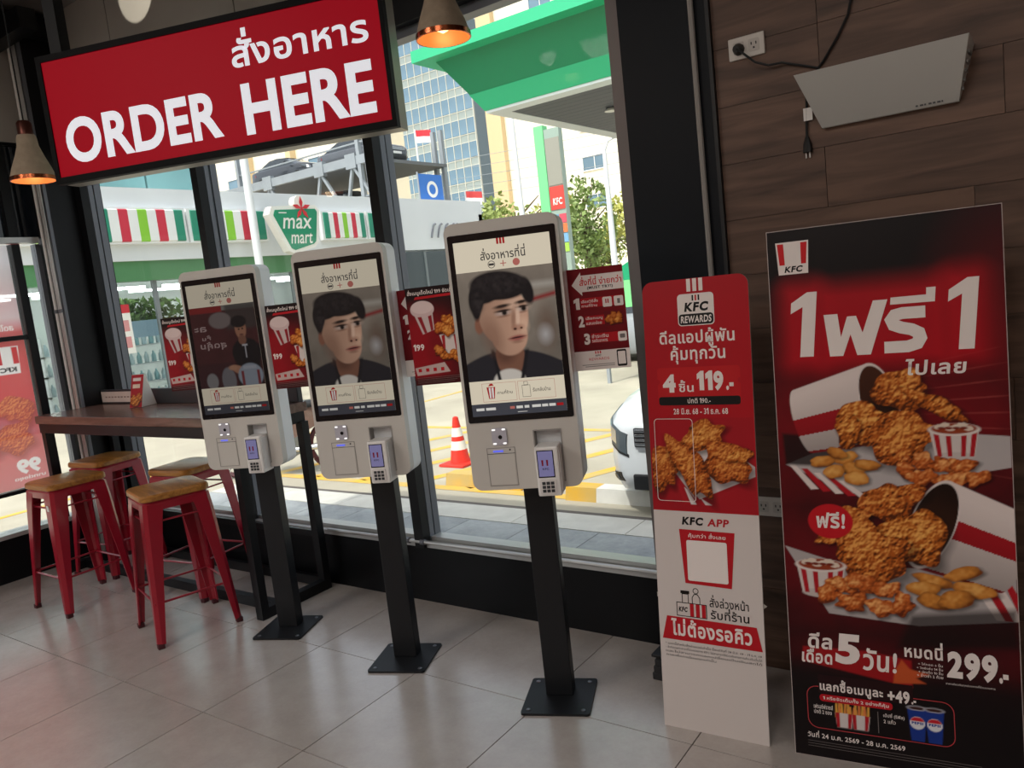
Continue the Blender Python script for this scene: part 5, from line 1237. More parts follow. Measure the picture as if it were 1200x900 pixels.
# ---- car
def make_car(label, loc, rz, paint, group=None):
    t = thing('car', label, 'car', loc, (0, 0, R(rz)), group)
    gl = mat('car_glass', S(40, 48, 54), 0.06, spec=0.7); ch = mat('chrome', S(210, 212, 214), 0.15, 0.9); bl = mat('car_black', S(24, 25, 27), 0.5)
    st = [  # y, half width, bottom z, shoulder z, top z
        (0.00, 0.55, 0.26, 0.62, 0.72), (0.03, 0.67, 0.22, 0.655, 0.755), (0.10, 0.765, 0.20, 0.70, 0.80), (0.22, 0.825, 0.18, 0.735, 0.845), (0.45, 0.852, 0.18, 0.79, 0.915), (0.9, 0.86, 0.18, 0.84, 0.985), (1.25, 0.86, 0.18, 0.86, 1.02),
        (2.2, 0.86, 0.18, 0.89, 1.04), (3.2, 0.86, 0.18, 0.91, 1.05), (3.9, 0.84, 0.2, 0.93, 1.06), (4.25, 0.79, 0.26, 0.92, 1.04), (4.4, 0.70, 0.34, 0.86, 0.98)]
    def half(hw, zb, zs, zt): return [(hw*0.90, zb), (hw*0.985, zb+0.10), (hw, (zb+zs)/2), (hw*0.985, zs), (hw*0.90, zs+(zt-zs)*0.62), (hw*0.70, zt-(zt-zs)*0.10), (hw*0.35, zt-0.004), (0, zt)]
    def on_body(y, f, out=0.0):
        """point of the body side at length y, ring fraction f"""
        for a, b in zip(st, st[1:]):
            if a[0] <= y <= b[0]: break
        q = (y-a[0])/(b[0]-a[0]); h = half(*[a[i]*(1-q)+b[i]*q for i in range(1, 5)]); k = min(int(f), 6); w = f-k
        x = h[k][0]*(1-w)+h[k+1][0]*w; z = h[k][1]*(1-w)+h[k+1][1]*w
        n = Vector((1.0, -max(0.0, 1.4-5*y), 0.15)).normalized()*out
        return (x+n.x, y+n.y, z+n.z)
    def patch(name, m, par, sx, y0, y1, lo, hi, out, n=24, k=4):
        mb = MB(); rows, back = [], []
        for i in range(n):
            q = i/(n-1); y = y0+(y1-y0)*q*q
            for lst, o_ in ((rows, out), (back, -0.02)):
                lst.append([(lambda p: (sx*p[0], p[1], p[2]))(on_body(y, lo(q)+(hi(q)-lo(q))*j/(k-1), o_)) for j in range(k)])
        mb.sweep([r+b[::-1] for r, b in zip(rows, back)])
        return mb.build(name, m, par, smooth=40)
    secs = []
    for y, hw, zb, zs, zt in st:
        hf = half(hw, zb, zs, zt)
        ring = [(x, y, z) for x, z in hf] + [(-x, y, z) for x, z in hf[::-1][1:]] 
        secs.append(ring)
    MB().sweep(secs).build('body', paint, t, smooth=45)
    cab = []
    for y, hw, z in ((1.15, 0.72, 1.0), (1.95, 0.60, 1.38), (2.5, 0.60, 1.44), (3.1, 0.59, 1.41), (4.05, 0.66, 1.03)):
        cab.append([(hw+0.08 if z > 1.1 else hw, y, 0.97), (hw, y, z-0.03), (hw*0.6, y, z), (-hw*0.6, y, z), (-hw, y, z-0.03), (-(hw+0.08 if z > 1.1 else hw), y, 0.97)])
    MB().sweep(cab).build('cabin_glass', gl, t, smooth=35)
    rf = [[(x, y, z+0.008) for x, y, z in c[1:5]]+[(x, y, z-0.03) for x, y, z in c[1:5][::-1]] for c in cab[1:4]]
    MB().sweep(rf).build('roof', paint, t, smooth=35)
    for sx in (-1, 1):
        for y in (0.86, 3.48):
            w = MB().tube([(sx*0.66, y, 0.30), (sx*0.865, y, 0.30)], 0.30, 24).build('wheel', bl, t, smooth=30)
            MB().tube([(sx*0.84, y, 0.30), (sx*0.872, y, 0.30)], 0.19, 16).build('rim', ch, w, smooth=30)
        hl = patch('headlamp', mat('headlamp_glass', S(84, 92, 98), 0.15, 0.0, spec=0.4), t, sx, 0.012, 0.50, lambda q: 2.25+0.55*q, lambda q: 3.25-0.12*q, 0.008)
        lens = patch('lamp_reflector', mat('chrome', (0, 0, 0)), hl, sx, 0.05, 0.20, lambda q: 2.55, lambda q: 3.0, 0.011)
        patch('headlamp_trim', bl, hl, sx, 0.008, 0.52, lambda q: 2.15+0.55*q, lambda q: 2.26+0.55*q, 0.007)
        fr_ = patch('fog_recess', bl, t, sx, 0.035, 0.20, lambda q: 0.55+0.1*q, lambda q: 1.22, 0.006)
        patch('fog_lamp', mat('headlamp_glass', (1, 1, 1)), fr_, sx, 0.07, 0.135, lambda q: 0.75, lambda q: 1.08, 0.012, 8, 3)
        m_ = MB().bbox(sx*0.98-0.10, sx*0.98+0.10, 1.42, 1.52, 1.0, 1.13, 0.03).build('mirror', paint, t, smooth=30)
        MB().add([(sx*0.845, 3.9, 0.75), (sx*0.72, 4.32, 0.75), (sx*0.72, 4.32, 0.88), (sx*0.83, 3.95, 0.88)], [(0, 1, 2, 3)]).build('tail_lamp', mat('tail_red', S(150, 16, 20), 0.2), t); t.children[-1].location = (sx*0.02, 0.03, 0)
    for i in range(4): MB().bbox(-0.50, 0.50, -0.035, 0.03, 0.572+i*0.034, 0.592+i*0.034, 0.004).build('grille_bar', ch, t)
    MB().bbox(-0.52, 0.52, -0.015, 0.05, 0.555, 0.70, 0.01).build('grille', bl, t)
    MB().bbox(-0.55, 0.55, -0.022, 0.06, 0.225, 0.345, 0.012).build('lower_intake', bl, t)
    MB().bbox(-0.26, 0.26, -0.03, 0.0, 0.41, 0.51, 0.004).build('number_plate', M_white_pl, t)
    return t
car = make_car('white saloon car parked nose-in outside the right window', (-2.16, 5.18, ZG-0.02), 0, mat('car_white_paint', S(226, 230, 234), 0.18, spec=0.6, coat=0.6))

# ---- motorcycle seen between the kiosks
mc = thing('motorcycle', 'parked motorcycle seen between the two left kiosks', 'motorcycle', (-7.38, 5.62, ZG-0.02), (0, 0, R(-60)))
for y in (-0.58, 0.58):
    w = MB(); R0 = 0.27
    for k in range(24):
        a = 2*math.pi*k/24; b = 2*math.pi*(k+1)/24
        w.tube([(0, y+R0*math.cos(a), 0.30+R0*math.sin(a)), (0, y+R0*math.cos(b), 0.30+R0*math.sin(b))], 0.03, 6, caps=False)
    w = w.build('wheel', M_rub, mc); MB().tube([(-0.04, y, 0.3), (0.04, y, 0.3)], 0.07, 12).build('hub', M_steel, w)
    for k in range(6): a = math.pi*k/6; MB().tube([(0, y-0.25*math.cos(a), 0.3-0.25*math.sin(a)), (0, y+0.25*math.cos(a), 0.3+0.25*math.sin(a))], 0.006, 5).build('spoke', M_steel, w)
M_mc = mat('motorcycle_bronze', S(120, 96, 84), 0.3, 0.3)
MB().sweep([[(sx*w_, y, z) for sx, z in ((-1, z0), (1, z0), (0.8, z1), (-0.8, z1))] for y, w_, z0, z1 in ((-0.35, 0.06, 0.5, 0.75), (-0.15, 0.12, 0.42, 0.72), (0.15, 0.13, 0.42, 0.74), (0.5, 0.10, 0.58, 0.78), (0.75, 0.05, 0.66, 0.76))]).build('body', M_mc, mc, smooth=40)
MB().bbox(-0.12, 0.12, -0.05, 0.6, 0.76, 0.83, 0.03).build('saddle', M_cord, mc, smooth=30)
for sx in (-0.06, 0.06): MB().tube([(sx, -0.58, 0.3), (sx, -0.42, 0.95)], 0.02, 8).build('fork', M_steel, mc)
MB().tube([(-0.32, -0.33, 1.0), (-0.12, -0.40, 0.98), (0.12, -0.40, 0.98), (0.32, -0.33, 1.0)], 0.014, 8).build('handlebar', M_cord, mc)
MB().lathe([(0.001, -0.06), (0.08, -0.03), (0.09, 0.0), (0.001, 0.02)], 16).build('headlight', mat('chrome', (0, 0, 0)), mc, loc=(0, -0.47, 0.9), rot=(R(90), 0, 0), smooth=True)
MB().tube([(0.10, -0.2, 0.35), (0.12, 0.2, 0.30), (0.13, 0.75, 0.34)], [0.02, 0.03, 0.045], 10).build('exhaust', mat('chrome', (0, 0, 0)), mc, smooth=True)
MB().bbox(-0.13, 0.13, -0.12, 0.15, 0.2, 0.45, 0.03).build('engine', M_steel, mc)

# ---- convenience store: long front parallel to the left wall (facing +x)
XF = -17.0
st = thing('store_building', 'white and green convenience store with striped fascia across the forecourt', 'building', (XF, 0, ZG-0.02))
def sp(name, m, x0, x1, y0, y1, z0, z1, par=None): return MB().box(x0, x1, y0, y1, z0+0.32, z1+0.32).build(name, m, par or st)
sp('fascia', M_wht, -0.6, 0.0, 0.0, 22.8, 3.04, 4.66)
sp('roof_slab', M_wht, -9, -0.6, 0.0, 22.8, 4.2, 4.5)
sp('green_band', mat('store_green', S(84, 138, 92), 0.5, noise=0.1, nscale=0.6), -0.5, -0.1, 0, 18.0, 2.60, 3.04)
sp('back_wall', mat('store_inside', S(206, 212, 210), 0.7), -5.2, -5.0, 0, 22.8, -0.3, 4.2)
sp('end_wall', M_wht, -5.0, 0, 22.6, 22.8, -0.3, 4.2)
sp('store_floor', mat('store_floor', S(190, 188, 184), 0.4), -5.0, 0.0, 0, 22.8, -0.3, -0.25)
sp('store_ceiling', mat('store_ceiling', S(220, 222, 220), 0.7), -5.0, -0.6, 0, 22.6, 3.3, 3.35)
fm = mat('far_frame', S(120, 128, 130), 0.5)
for i in range(9):
    y0 = 0.2+2.0*i
    if y0 > 17: break
    f = sp('shopfront_frame', fm, -0.3, -0.22, y0-0.05, y0+0.05, -0.3, 2.6)
    sp('shopfront_pane', glass('store_glass', (0.93, 0.96, 0.95), 0.8), -0.27, -0.26, y0+0.05, y0+1.95, -0.25, 2.6)
ftube = mat('store_tube_light', (1, 1, 1), 0.5, emit=14)
for i in range(6):
    for j in range(2): sp('tube_light', ftube, -1.6-j*1.6, -1.5-j*1.6, 4.0+i*2.4, 5.9+i*2.4, 2.50, 2.56)
S_st = [S(42, 140, 112), S(236, 238, 236), S(206, 52, 72), S(236, 238, 236), S(140, 204, 60), S(236, 238, 236), S(206, 52, 72), S(236, 238, 236), S(42, 140, 112)]
stm = [mat('stripe_%d' % i, c, 0.5) for i, c in enumerate(S_st)]
def awning(y0, y1, n):
    a = sp('awning_panel', mat('awning_white', S(236, 238, 238), 0.5), 0.0, 0.16, y0, y1, 3.40, 4.20)
    for k in range(n):
        w = (y1-y0-0.16)/n; 
        MB().sweep([[(0.16, y0+0.08+k*w, 3.44+0.32), (0.20, y0+0.08+k*w, 3.46+0.32), (0.20, y0+0.08+k*w, 4.14+0.32), (0.16, y0+0.08+k*w, 4.16+0.32)], [(0.16, y0+0.08+(k+1)*w, 3.44+0.32), (0.20, y0+0.08+(k+1)*w, 3.46+0.32), (0.20, y0+0.08+(k+1)*w, 4.14+0.32), (0.16, y0+0.08+(k+1)*w, 4.16+0.32)]]).build('stripe', stm[k % 9], a)
awning(6.5, 8.8, 9); awning(8.85, 11.0, 9); awning(11.05, 13.3, 9); awning(15.15, 16.85, 9); awning(16.9, 18.0, 6)
# letter m of the next shop on the plain end of the fascia
lg = MB()
for k in range(4):
    for j in range(2):
        y0 = 19.9+k*0.28+j*1.15
        lg.tube([(0.03, y0+(-0.0+0.30*q)*0.9+0.04*k, 3.42+0.32+0.44*math.sin(min(q*1.7, 1.57))) for q in [i/8 for i in range(9)]], 0.035, 5)
lg.build('fascia_emblem', mat('emblem_grey', S(120, 122, 128), 0.5), st)
sp('shop_opening', mat('dark_opening', S(70, 80, 84), 0.4), -0.05, 0.02, 18.2, 22.0, -0.3, 2.98)
for i in range(4): sp('opening_post', fm, 0.02, 0.06, 18.2+i*1.2, 18.28+i*1.2, -0.3, 2.98)
# goods inside the store
shf = mat('shelf_white', S(214, 218, 220), 0.5); btm = [mat('bottle_clear', S(196, 214, 220), 0.2), mat('bottle_teal', S(150, 190, 196), 0.2)]
gm = mat('plant_green', S(84, 112, 52), 0.7, noise=0.4, nscale=3)
bmesh_ = [MB().lathe([(0.001, 0), (0.055, 0.0), (0.06, 0.02), (0.06, 0.16), (0.025, 0.23), (0.022, 0.27), (0.001, 0.272)], 8).mesh('bottle', m, 40) for m in btm]
sh = thing('bottle_shelf', 'long white shelf of water bottles inside the store', 'shelf', (-18.4, 10.2, ZG+0.05))
for z in (0.0, 0.45, 0.9, 1.35): MB().box(-0.4, 0.05, -2.2, 2.2, z, z+0.04).build('shelf_board', shf, sh)
for y in (-2.2, 2.16): MB().box(-0.4, 0.05, y, y+0.04, 0, 1.8).build('upright', shf, sh)
for z in (0.04, 0.49, 0.94, 1.39):
    for i in range(22):
        o = obj('water_bottle', bmesh_[i % 2], None, (-18.5, 8.15+i*0.19, ZG+0.051+z)); tag(o, 'small clear water bottle on the %s inside the store' % {0.04: 'bottom shelf', 0.49: 'second lowest shelf', 0.94: 'second highest shelf', 1.39: 'top shelf'}[z], 'bottle', 'water bottles on the store shelf')
pb = tag(MB().box(-0.01, 0.01, -0.42, 0.42, -0.2, 0.2).build('blue_advert', mat('advert_blue', S(170, 196, 222), 0.4), loc=(-18.2, 10.3, 1.52)), 'pale blue advertising panel standing above the bottle shelf', 'advert')
pr_ = thing('door_notice', 'white and red notice sheet stuck on the store window', 'notice', (-17.2, 9.2, 1.55))
MB().box(0, 0.006, -0.28, 0.28, -0.55, 0.55).build('sheet', M_refl, pr_); MB().box(0.006, 0.008, -0.28, 0.28, 0.36, 0.55).build('heading', mat('notice_red', S(200, 50, 60), 0.5), pr_)
for a in (-0.2, 0.04):
    for b in (-0.42, -0.05): MB().box(0.006, 0.008, a, a+0.18, b, b+0.25).build('pictogram', mat('notice_pink', S(216, 150, 150), 0.5), pr_)

def leafy(name, rx, ry, rz, n, size, m, parent, c=(0, 0, 0), seed=1):
    rng = np.random.RandomState(seed); mb = MB()
    cl = rng.randn(14, 3)*0.42
    for i in range(n):
        b = cl[rng.randint(14)]; p = b+rng.randn(3)*0.26
        if np.linalg.norm(p) > 1.05: p = p/np.linalg.norm(p)*1.0
        p = np.array([p[0]*rx+c[0], p[1]*ry+c[1], p[2]*rz+c[2]])
        u = rng.randn(3); u /= np.linalg.norm(u); v = np.cross(u, rng.randn(3)); v /= np.linalg.norm(v); s_ = size*(.6+.8*rng.rand())
        mb.add([p-u*s_, p+v*s_*.5, p+u*s_, p-v*s_*.5], [(0, 1, 2, 3)])
    o = mb.build(name, m, parent); o['kind'] = 'stuff'; return o
hg = thing('potted_hedge', 'green hedge plants behind the store glass above the shelf', 'plant', (-18.9, 10.4, 1.55))
leafy('foliage', 0.35, 1.9, 0.35, 900, 0.10, gm, hg, (0, 0, 0.35), 5); MB().box(-0.2, 0.2, -1.9, 1.9, -0.08, 0.08).build('planter', shf, hg)
# storey behind the store roof
up = thing('glass_storey', 'teal glass upper storey rising behind the striped store fascia', 'building', (-20.0, 0, 4.2))
tg = mat('teal_glass', S(120, 168, 168), 0.15, spec=0.6, noise=0.2, nscale=0.4)
MB().box(-6, -0.1, 2, 13.6, 0.55, 5).build('core', M_wht, up)
for i in range(8):
    for j in range(2): MB().box(-0.1, 0.0, 2.1+i*1.43, 2.1+i*1.43+1.37, 0.6+j*1.35, 0.6+j*1.35+1.27).build('pane', tg, up)

# ---- round-cornered store sign on a white pole
sgp = thing('pole_sign', 'green store sign reading max mart with red flower on a white pole', 'sign', (-16.35, 12.6, ZG-0.02), (0, 0, R(90)))
MB().tube([(0, 0.12, 0), (0, 0.12, 7.5)], 0.10, 14).build('pole', M_wht, sgp, smooth=True)
# local x -> world y
sh_o = [(0.36, 4.50), (1.78, 4.56), (1.92, 4.42), (1.74, 3.58), (1.60, 3.46), (0.92, 3.30), (0.74, 3.38), (0.26, 4.30)]
sh_i = [(0.45, 4.41), (1.75, 4.46), (1.81, 4.38), (1.65, 3.62), (1.56, 3.55), (0.93, 3.40), (0.82, 3.45), (0.39, 4.28)]
pb_ = MB().plate(sh_o, [], -0.20, 0.05).build('sign_box', M_refl, sgp); MB().plate(sh_i, [], -0.215, -0.20).build('sign_face', mat('sign_green', S(34, 142, 104), 0.4), sgp)
text('lettering', 'max', 0.62, 3.94, 1.60, 4.22, -0.218, M_refl, sgp, bold=0.01, shear=0.25)
text('lettering', 'mart', 0.82, 3.56, 1.55, 3.84, -0.218, M_refl, sgp, bold=0.01, shear=0.25)
flat('small_lettering', rect(0.55, 0.80, 4.33, 4.355), -0.218, M_refl, sgp)
fl_ = MB()
for k in range(5):
    a = R(90+72*k); r_ = 0.30; fl_.plate([(1.30, 4.46), (1.30+r_*.55*math.cos(a-.33), 4.46+r_*.55*math.sin(a-.33)), (1.30+r_*math.cos(a), 4.46+r_*math.sin(a)), (1.30+r_*.55*math.cos(a+.33), 4.46+r_*.55*math.sin(a+.33))], [], -0.235, -0.22)
fl_.build('red_flower', mat('flower_red', S(206, 48, 58), 0.5), sgp)
MB().plate(disc(1.26, 4.62, 0.17, 18), [], -0.21, 0.0).build('white_petal', M_refl, sgp)

# ---- steel parking deck with cars, behind the store
pk = thing('parking_deck', 'grey steel multi-level parking deck rising behind the striped store', 'parking deck', (-26.5, 24.0, 0))
def bar(name, p, q, w, h, m=M_steel): return MB().bar(p, q, w, h).build(name, m, pk)
for z in (7.45, 5.35): bar('edge_beam', (-6.8, 0, z), (3.2, 0, z), 0.2, 0.36); MB().box(-6.8, 3.2, 0.1, 5.0, z-0.12, z+0.02).build('deck', mat('deck_grey', S(110, 112, 114), 0.8), pk)
for z in (8.15, 5.95): bar('guard_rail', (-5.5, 0, z), (3.2, 0, z), 0.06, 0.06)
bar('roof_beam', (-4.4, 0, 9.0), (3.2, 0, 8.55), 0.2, 0.22)
for x in (-5.4, 2.65, 3.1): bar('post', (x, 0, 0), (x, 0, 9.0), 0.18, 0.18); bar('post', (x, 4.9, 0), (x, 4.9, 9.0), 0.18, 0.18)
for x in (-3.3, 0.2, 2.2):
    bar('brace', (x, 0, 7.3), (x-0.6, 0, 5.5), 0.12, 0.12); bar('brace', (x, 0, 7.3), (x+1.2, 0, 5.5), 0.12, 0.12); bar('node_plate', (x-0.3, -0.02, 7.45), (x+0.3, -0.02, 7.45), 0.22, 0.6)
cp = [mat('car_grey_paint', S(70, 74, 80), 0.25, coat=0.5), mat('car_silver_paint', S(150, 154, 158), 0.25, coat=0.5), mat('car_dark_paint', S(40, 44, 50), 0.25, coat=0.5)]
make_car('dark grey car on the upper parking deck', (-28.5, 26.2, 7.47), 90, cp[2])
make_car('grey car at the right end of the upper parking deck', (-23.9, 26.4, 7.47), 90, cp[0])
make_car('silver car on the lower parking deck', (-25.0, 26.4, 5.37), 90, cp[1])

# ---- office tower
tw = thing('office_tower', 'tall blue glass office tower with a pale grid behind the sign', 'tower', (-66.6, 90, ZG))
MB().box(-19.6, 0, 0.2, 14, 0, 39.2).build('tower_core', mat('tower_spandrel', S(120, 134, 140), 0.6), tw)
gw = [MB().box(-0.63, 0.63, -0.04, 0.2, -1.02, 1.02).mesh('tower_pane', M_winb), MB().box(-0.63, 0.63, -0.01, 0.2, -0.48, 0.48).mesh('spandrel_pane', mat('tower_spandrel_pane', S(150, 160, 156), 0.4, noise=0.1, nscale=0.2))]
for c in range(14):
    for r in range(10):
        z = 8.5+r*3.25
        if z > 38.5: break
        obj('window_pane', gw[0], tw, (-0.70-c*1.40, 0.15, z)); obj('spandrel_pane', gw[1], tw, (-0.70-c*1.40, 0.15, z+1.60))
vm = MB().box(-0.05, 0.05, -0.08, 0.2, 0, 39.2).mesh('mullion', mat('tower_grid', S(206, 204, 190), 0.6)); hmh = MB().box(-19.6, 0, -0.06, 0.2, -0.05, 0.05).mesh('floor_band', mat('tower_grid', (1, 1, 1)))
for c in range(15): obj('mullion', vm, tw, (-c*1.40, 0.15, 0))
for r in range(10):
    obj('floor_band', hmh, tw, (0, 0.15, 8.5+r*3.25+1.07)); obj('floor_band', hmh, tw, (0, 0.15, 8.5+r*3.25+2.13))

# ---- cream buildings
def block(label, x0, x1, y, d, h, wins, ribs=(), group=None):
    t = thing('cream_building', label, 'building', (x0, y, ZG))
    MB().box(0, x1-x0, 0, d, 0, h).build('wall', M_cream, t)
    MB().box(-0.2, x1-x0+0.2, -0.2, d, h, h+0.5).build('parapet', M_cream, t)
    for (a, b, z0, z1) in wins:
        f = MB().plate(rect(a-x0-0.08, b-x0+0.08, z0-0.08, z1+0.08), [rect(a-x0, b-x0, z0, z1)], -0.1, 0.02).build('window', M_refl, t)
        MB().box(a-x0, b-x0, -0.03, 0.02, z0, z1).build('pane', M_winb, f)
        k = max(1, int((b-a)/0.8))
        for i in range(1, k): MB().box(a-x0+(b-a)*i/k-0.03, a-x0+(b-a)*i/k+0.03, -0.06, 0.0, z0, z1).build('glazing_bar', M_refl, f)
    for (a, b) in ribs: MB().box(a-x0, b-x0, -0.6, 0, 0, h).build('pier', mat('pier_tan', S(214, 190, 150), 0.8), t)
    return t
W1 = [(-37.2, -35.0, 24.4, 26.2), (-32.2, -29.5, 24.0, 26.0)]
W1 += [(a, a+2.2, z, z+1.1) for a in (-33.4, -29.6, -25.8) for z in (4.6, 7.7, 10.9, 14.2, 17.5)]
block('tall cream building with a tan pier behind the green canopy', -43.0, -16.0, 60, 10, 34, W1, [(-42.6, -41.0)])
W2 = [(-61.4, -60.0, 12.9, 14.0), (-61.4, -60.0, 9.6, 10.7), (-56.0, -54.6, 12.9, 14.0), (-50.5, -49.1, 12.9, 14.0), (-61.4, -60.0, 16.2, 17.3), (-55.0, -53.6, 16.2, 17.3)]
block('cream block behind the parking deck, left of the max mart sign', -64.5, -47.0, 45, 8, 20, W2, [(-58.2, -57.6), (-52.6, -52.0)])

# ---- petrol station canopy
ca = thing('station_canopy', 'green petrol station canopy with sloping fascia outside the right window', 'canopy', (-9.26, 12.95, ZG))
zb, zt = 5.30, 6.50; L, D = 14.0, 7.4
def slab(x0, y0, x1, y1, z): return [(x0, y0, z), (x1, y0, z), (x1, y1, z), (x0, y1, z)]
MB().sweep([slab(0, 0, L, D, zb), slab(-0.62, -0.62, L+0.62, D+0.62, zt-0.22)]).build('fascia', M_green, ca)
MB().sweep([slab(-0.02, -0.02, L+0.02, D+0.02, zb), slab(-0.215, -0.215, L+0.215, D+0.215, zb+0.32)]).build('fascia_band', mat('station_green_light', S(50, 186, 132), 0.4), ca)
MB().box(-0.95, L+0.95, -0.95, D+0.95, zt-0.22, zt).build('roof_edge', mat('station_green_light', S(60, 190, 140), 0.4), ca)
MB().plate(rect(-0.0, L, 0.0, D), [rect(0.35, L-0.35, 0.35, D-0.35)], zb-0.05, zb, lambda x, y, z: (x, z, y)).build('soffit_edge', M_wht, ca)
sl_m = MB().box(0.35, L-0.35, -0.135, 0.135, -0.02, 0.0).mesh('soffit_slat', mat('soffit_dark', S(70, 72, 80), 0.5, 0.3))
for i in range(24): obj('soffit_slat', sl_m, ca, (0, 0.5+i*0.28, zb-0.02))
for x in (4.6, 10.6): MB().box(x-0.25, x+0.25, D/2-0.25, D/2+0.25, 0, zb).build('pillar', M_wht, ca)
for i in range(3): MB().lathe([(0.001, 0), (0.10, 0), (0.14, -0.05), (0.001, -0.06)], 12).build('soffit_lamp', M_refl, ca, loc=(1.6+i*3, 2.2, zb-0.05))

# ---- price pylon
py_ = thing('price_pylon', 'tall green fuel price pylon with red and coloured panels', 'pylon', (-18.3, 30, ZG))
MB().box(-0.62, -0.15, -0.2, 0.2, 0, 8.6).build('side_column', mat('pylon_green', S(120, 206, 140), 0.5), py_)
MB().box(-0.15, 0.62, -0.15, 0.15, 0, 8.4).build('body', mat('pylon_grey', S(150, 168, 156), 0.5), py_)
MB().box(-0.12, 0.60, -0.18, -0.15, 6.0, 8.0).build('upper_panel', mat('pylon_taupe', S(150, 148, 136), 0.5), py_)
MB().box(-0.12, 0.60, -0.18, -0.15, 4.95, 5.95).build('red_panel', mat('pylon_red', S(206, 70, 60), 0.5), py_)
for i in range(4):
    for j in range(2): MB().box(-0.12+j*0.38, 0.22+j*0.38, -0.18, -0.15, 3.1+i*0.42, 3.48+i*0.42).build('price_tile', [mat('tile_orange', S(226, 120, 70), 0.5), mat('tile_pink', S(206, 80, 96), 0.5), mat('tile_lime', S(160, 200, 80), 0.5), mat('tile_blue', S(120, 170, 206), 0.5)][(i+j*2) % 4], py_)
text('lettering', 'KFC', 0.02, 5.15, 0.48, 5.45, -0.182, M_refl, py_, bold=0.03)

# ---- street lamps, flags, banner, cables
def lamp_post(label, x, y, h, arm):
    t = thing('street_lamp', label, 'street lamp', (x, y, ZG), group='street lamps beyond the forecourt')
    MB().tube([(0, 0, 0), (0, 0, h*0.5), (0, 0, h)], [0.14, 0.11, 0.07], 10).build('post', M_wht, t, smooth=True)
    MB().tube([(0, 0, h-0.1), (arm*0.3, 0, h+0.25), (arm, 0, h+0.35)], 0.04, 8).build('arm', M_wht, t, smooth=True)
    MB().bbox(arm-0.25, arm+0.35, -0.1, 0.1, h+0.30, h+0.42, 0.03).build('lamp_head', M_steel, t)
lamp_post('white street lamp in front of the cream building, left of the pylon', -16.75, 25, 8.2, 0.6)
lamp_post('white street lamp right of the price pylon among the trees', -13.05, 25, 6.2, 0.6)
tg_ = tag(MB().tube([(-15.8, 38, ZG), (-15.8, 38, 10.8)], 0.1, 8).build('power_pole', M_steel), 'grey power pole standing in front of the cream building', 'pole')
for i in range(5):
    z = 7.2+i*0.55
    tag(MB().tube([(-30+q*4.0, 37.8, z-0.5*math.sin(math.pi*q/8)) for q in range(9)], 0.014, 5).build('power_cable', M_steel), 'thin power cable strung beyond the trees, %s of the five' % ('lowest', 'second lowest', 'middle one', 'second highest', 'topmost')[i], 'cable', 'power cables')
bn = thing('blue_banner', 'blue banner with a white emblem above the store roof', 'banner', (-17.6, 20.9, 4.66))
MB().box(-0.02, 0.02, -0.6, 0.6, 0.05, 0.95).build('cloth', mat('banner_blue', S(60, 120, 200), 0.6), bn)
MB().plate(disc(0.05, 0.45, 0.28, 20), [disc(0.05, 0.45, 0.17, 20)], 0.021, 0.024, lambda x, y, z: (y, x, z)).build('emblem', M_refl, bn)
for y in (-0.62, 0.62): MB().tube([(0, y, 0), (0, y, 1.0)], 0.03, 6).build('pole', M_steel, bn)
def flag(label, x, y, z, c):
    t = thing('flag', label, 'flag', (x, y, ZG)); MB().tube([(0, 0, 0), (0, 0, z)], 0.04, 8).build('pole', M_wht, t)
    mb = MB(); pts = []
    for i in range(9): pts.append((i*0.12, 0.05*math.sin(i*1.1), -0.02*i))
    for k, cc_ in enumerate((c, S(236, 236, 236))):
        m2 = MB(); z0 = z-0.05-0.3*k
        for i in range(8): a, b = pts[i], pts[i+1]; m2.add([(a[0], a[1], z0+a[2]), (b[0], b[1], z0+b[2]), (b[0], b[1], z0+b[2]-0.3), (a[0], a[1], z0+a[2]-0.3)], [(0, 1, 2, 3)])
        m2.build('cloth_band', mat('flag_%d_%d' % (int(c[0]*99), k), cc_, 0.7), t)
flag('red and white flag flying beside the sign in front of the tower', -25.84, 30, 9.95, S(214, 50, 60))
flag('small red and white flag in front of the tower foot', -23.2, 30, 6.6, S(206, 70, 70))

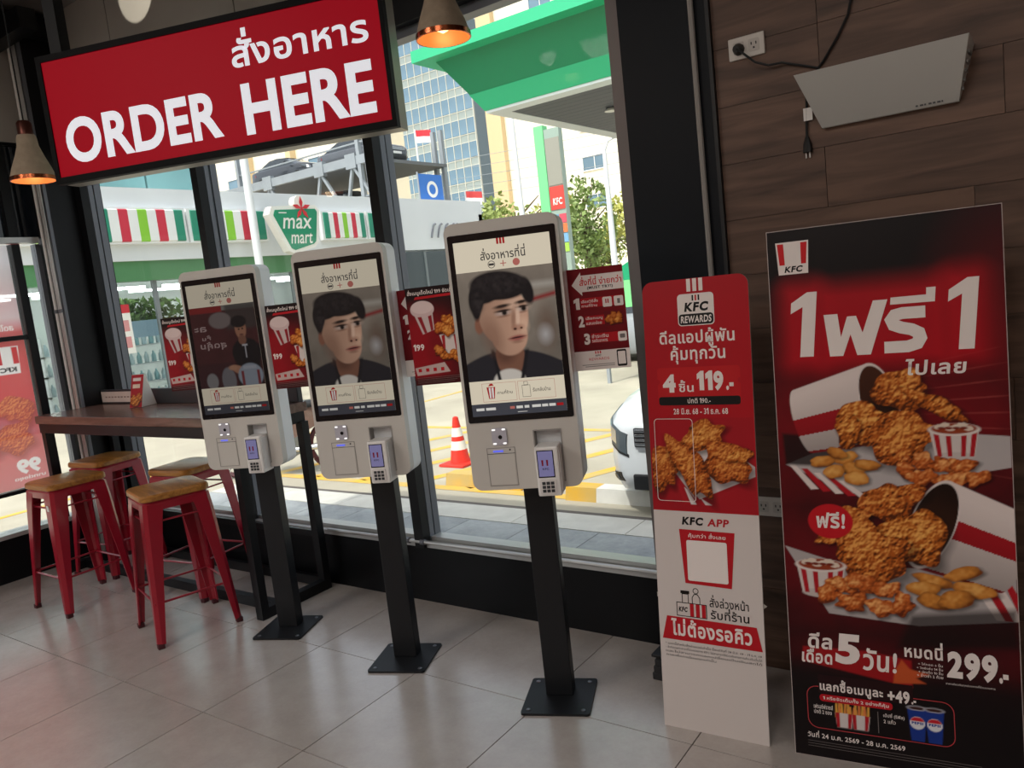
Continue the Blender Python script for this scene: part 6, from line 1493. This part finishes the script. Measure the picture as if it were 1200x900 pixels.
# ---- trees beyond the street
M_leaf = [mat('leaf_%d' % i, c, 0.6, noise=0.35, nscale=1.5) for i, c in enumerate((S(150, 164, 92), S(190, 190, 104), S(136, 156, 90)))]
M_bark = mat('bark', S(112, 98, 82), 0.9, noise=0.2, nscale=6)
def tree(label, x, y, h, r, k, seed):
    t = thing('tree', label, 'tree', (x, y, ZG-0.02), group='trees beyond the forecourt')
    MB().tube([(0, 0, 0), (0.1, 0, h*0.3), (0.0, 0.1, h*0.6), (0.1, 0, h*0.85)], [0.18, 0.14, 0.09, 0.04], 8).build('trunk', M_bark, t, smooth=True)
    rng = random.Random(seed)
    for i in range(7):
        a = rng.random()*6.28; z0 = h*(0.3+0.08*i); MB().tube([(0.05, 0, z0), (r*0.4*math.cos(a), r*0.4*math.sin(a), z0+0.5), (r*0.75*math.cos(a), r*0.75*math.sin(a), z0+1.0)], [0.07, 0.045, 0.02], 6).build('branch', M_bark, t)
    leafy('foliage', r, r, h*0.33, 1700, 0.15, M_leaf[k], t, (0, 0, h*0.68), seed)
tree('leafy street tree left of the green price pylon', -21.0, 30.6, 6.2, 1.9, 0, 3)
tree('yellow-green street tree just left of the pylon column', -22.9, 37.4, 6.8, 1.5, 1, 9)
tree('loose street tree just right of the price pylon', -18.9, 33.4, 6.6, 1.5, 2, 4)
tree('pale yellow-green tree at the right edge of the window', -18.0, 37.0, 6.2, 1.5, 1, 6)
tree('small dark tree low behind the price pylon', -21.7, 41.0, 5.3, 1.5, 0, 12)
# market tent and another car at the right edge of the window
tn = thing('market_tent', 'green roofed market tent at the right edge of the window', 'tent', (-5.3, 13.2, ZG-0.02))
MB().add([(-1.3, -1.3, 1.75), (1.3, -1.3, 1.75), (1.3, 1.3, 1.75), (-1.3, 1.3, 1.75), (0, 0, 2.7)], [(0, 1, 4), (1, 2, 4), (2, 3, 4), (3, 0, 4), (0, 1, 2, 3)]).build('roof', M_green, tn)
for x in (-1.25, 1.25):
    for y in (-1.25, 1.25): MB().box(x-0.03, x+0.03, y-0.03, y+0.03, 0, 1.76).build('leg', M_steel, tn)
MB().box(-1.3, 1.3, -1.32, -1.28, 1.3, 1.75).build('valance', mat('tent_light', S(120, 206, 130), 0.6), tn)
make_car('silver car far behind the white one, near the green tent', (-4.4, 15.6, ZG-0.02), 90, cp[1])
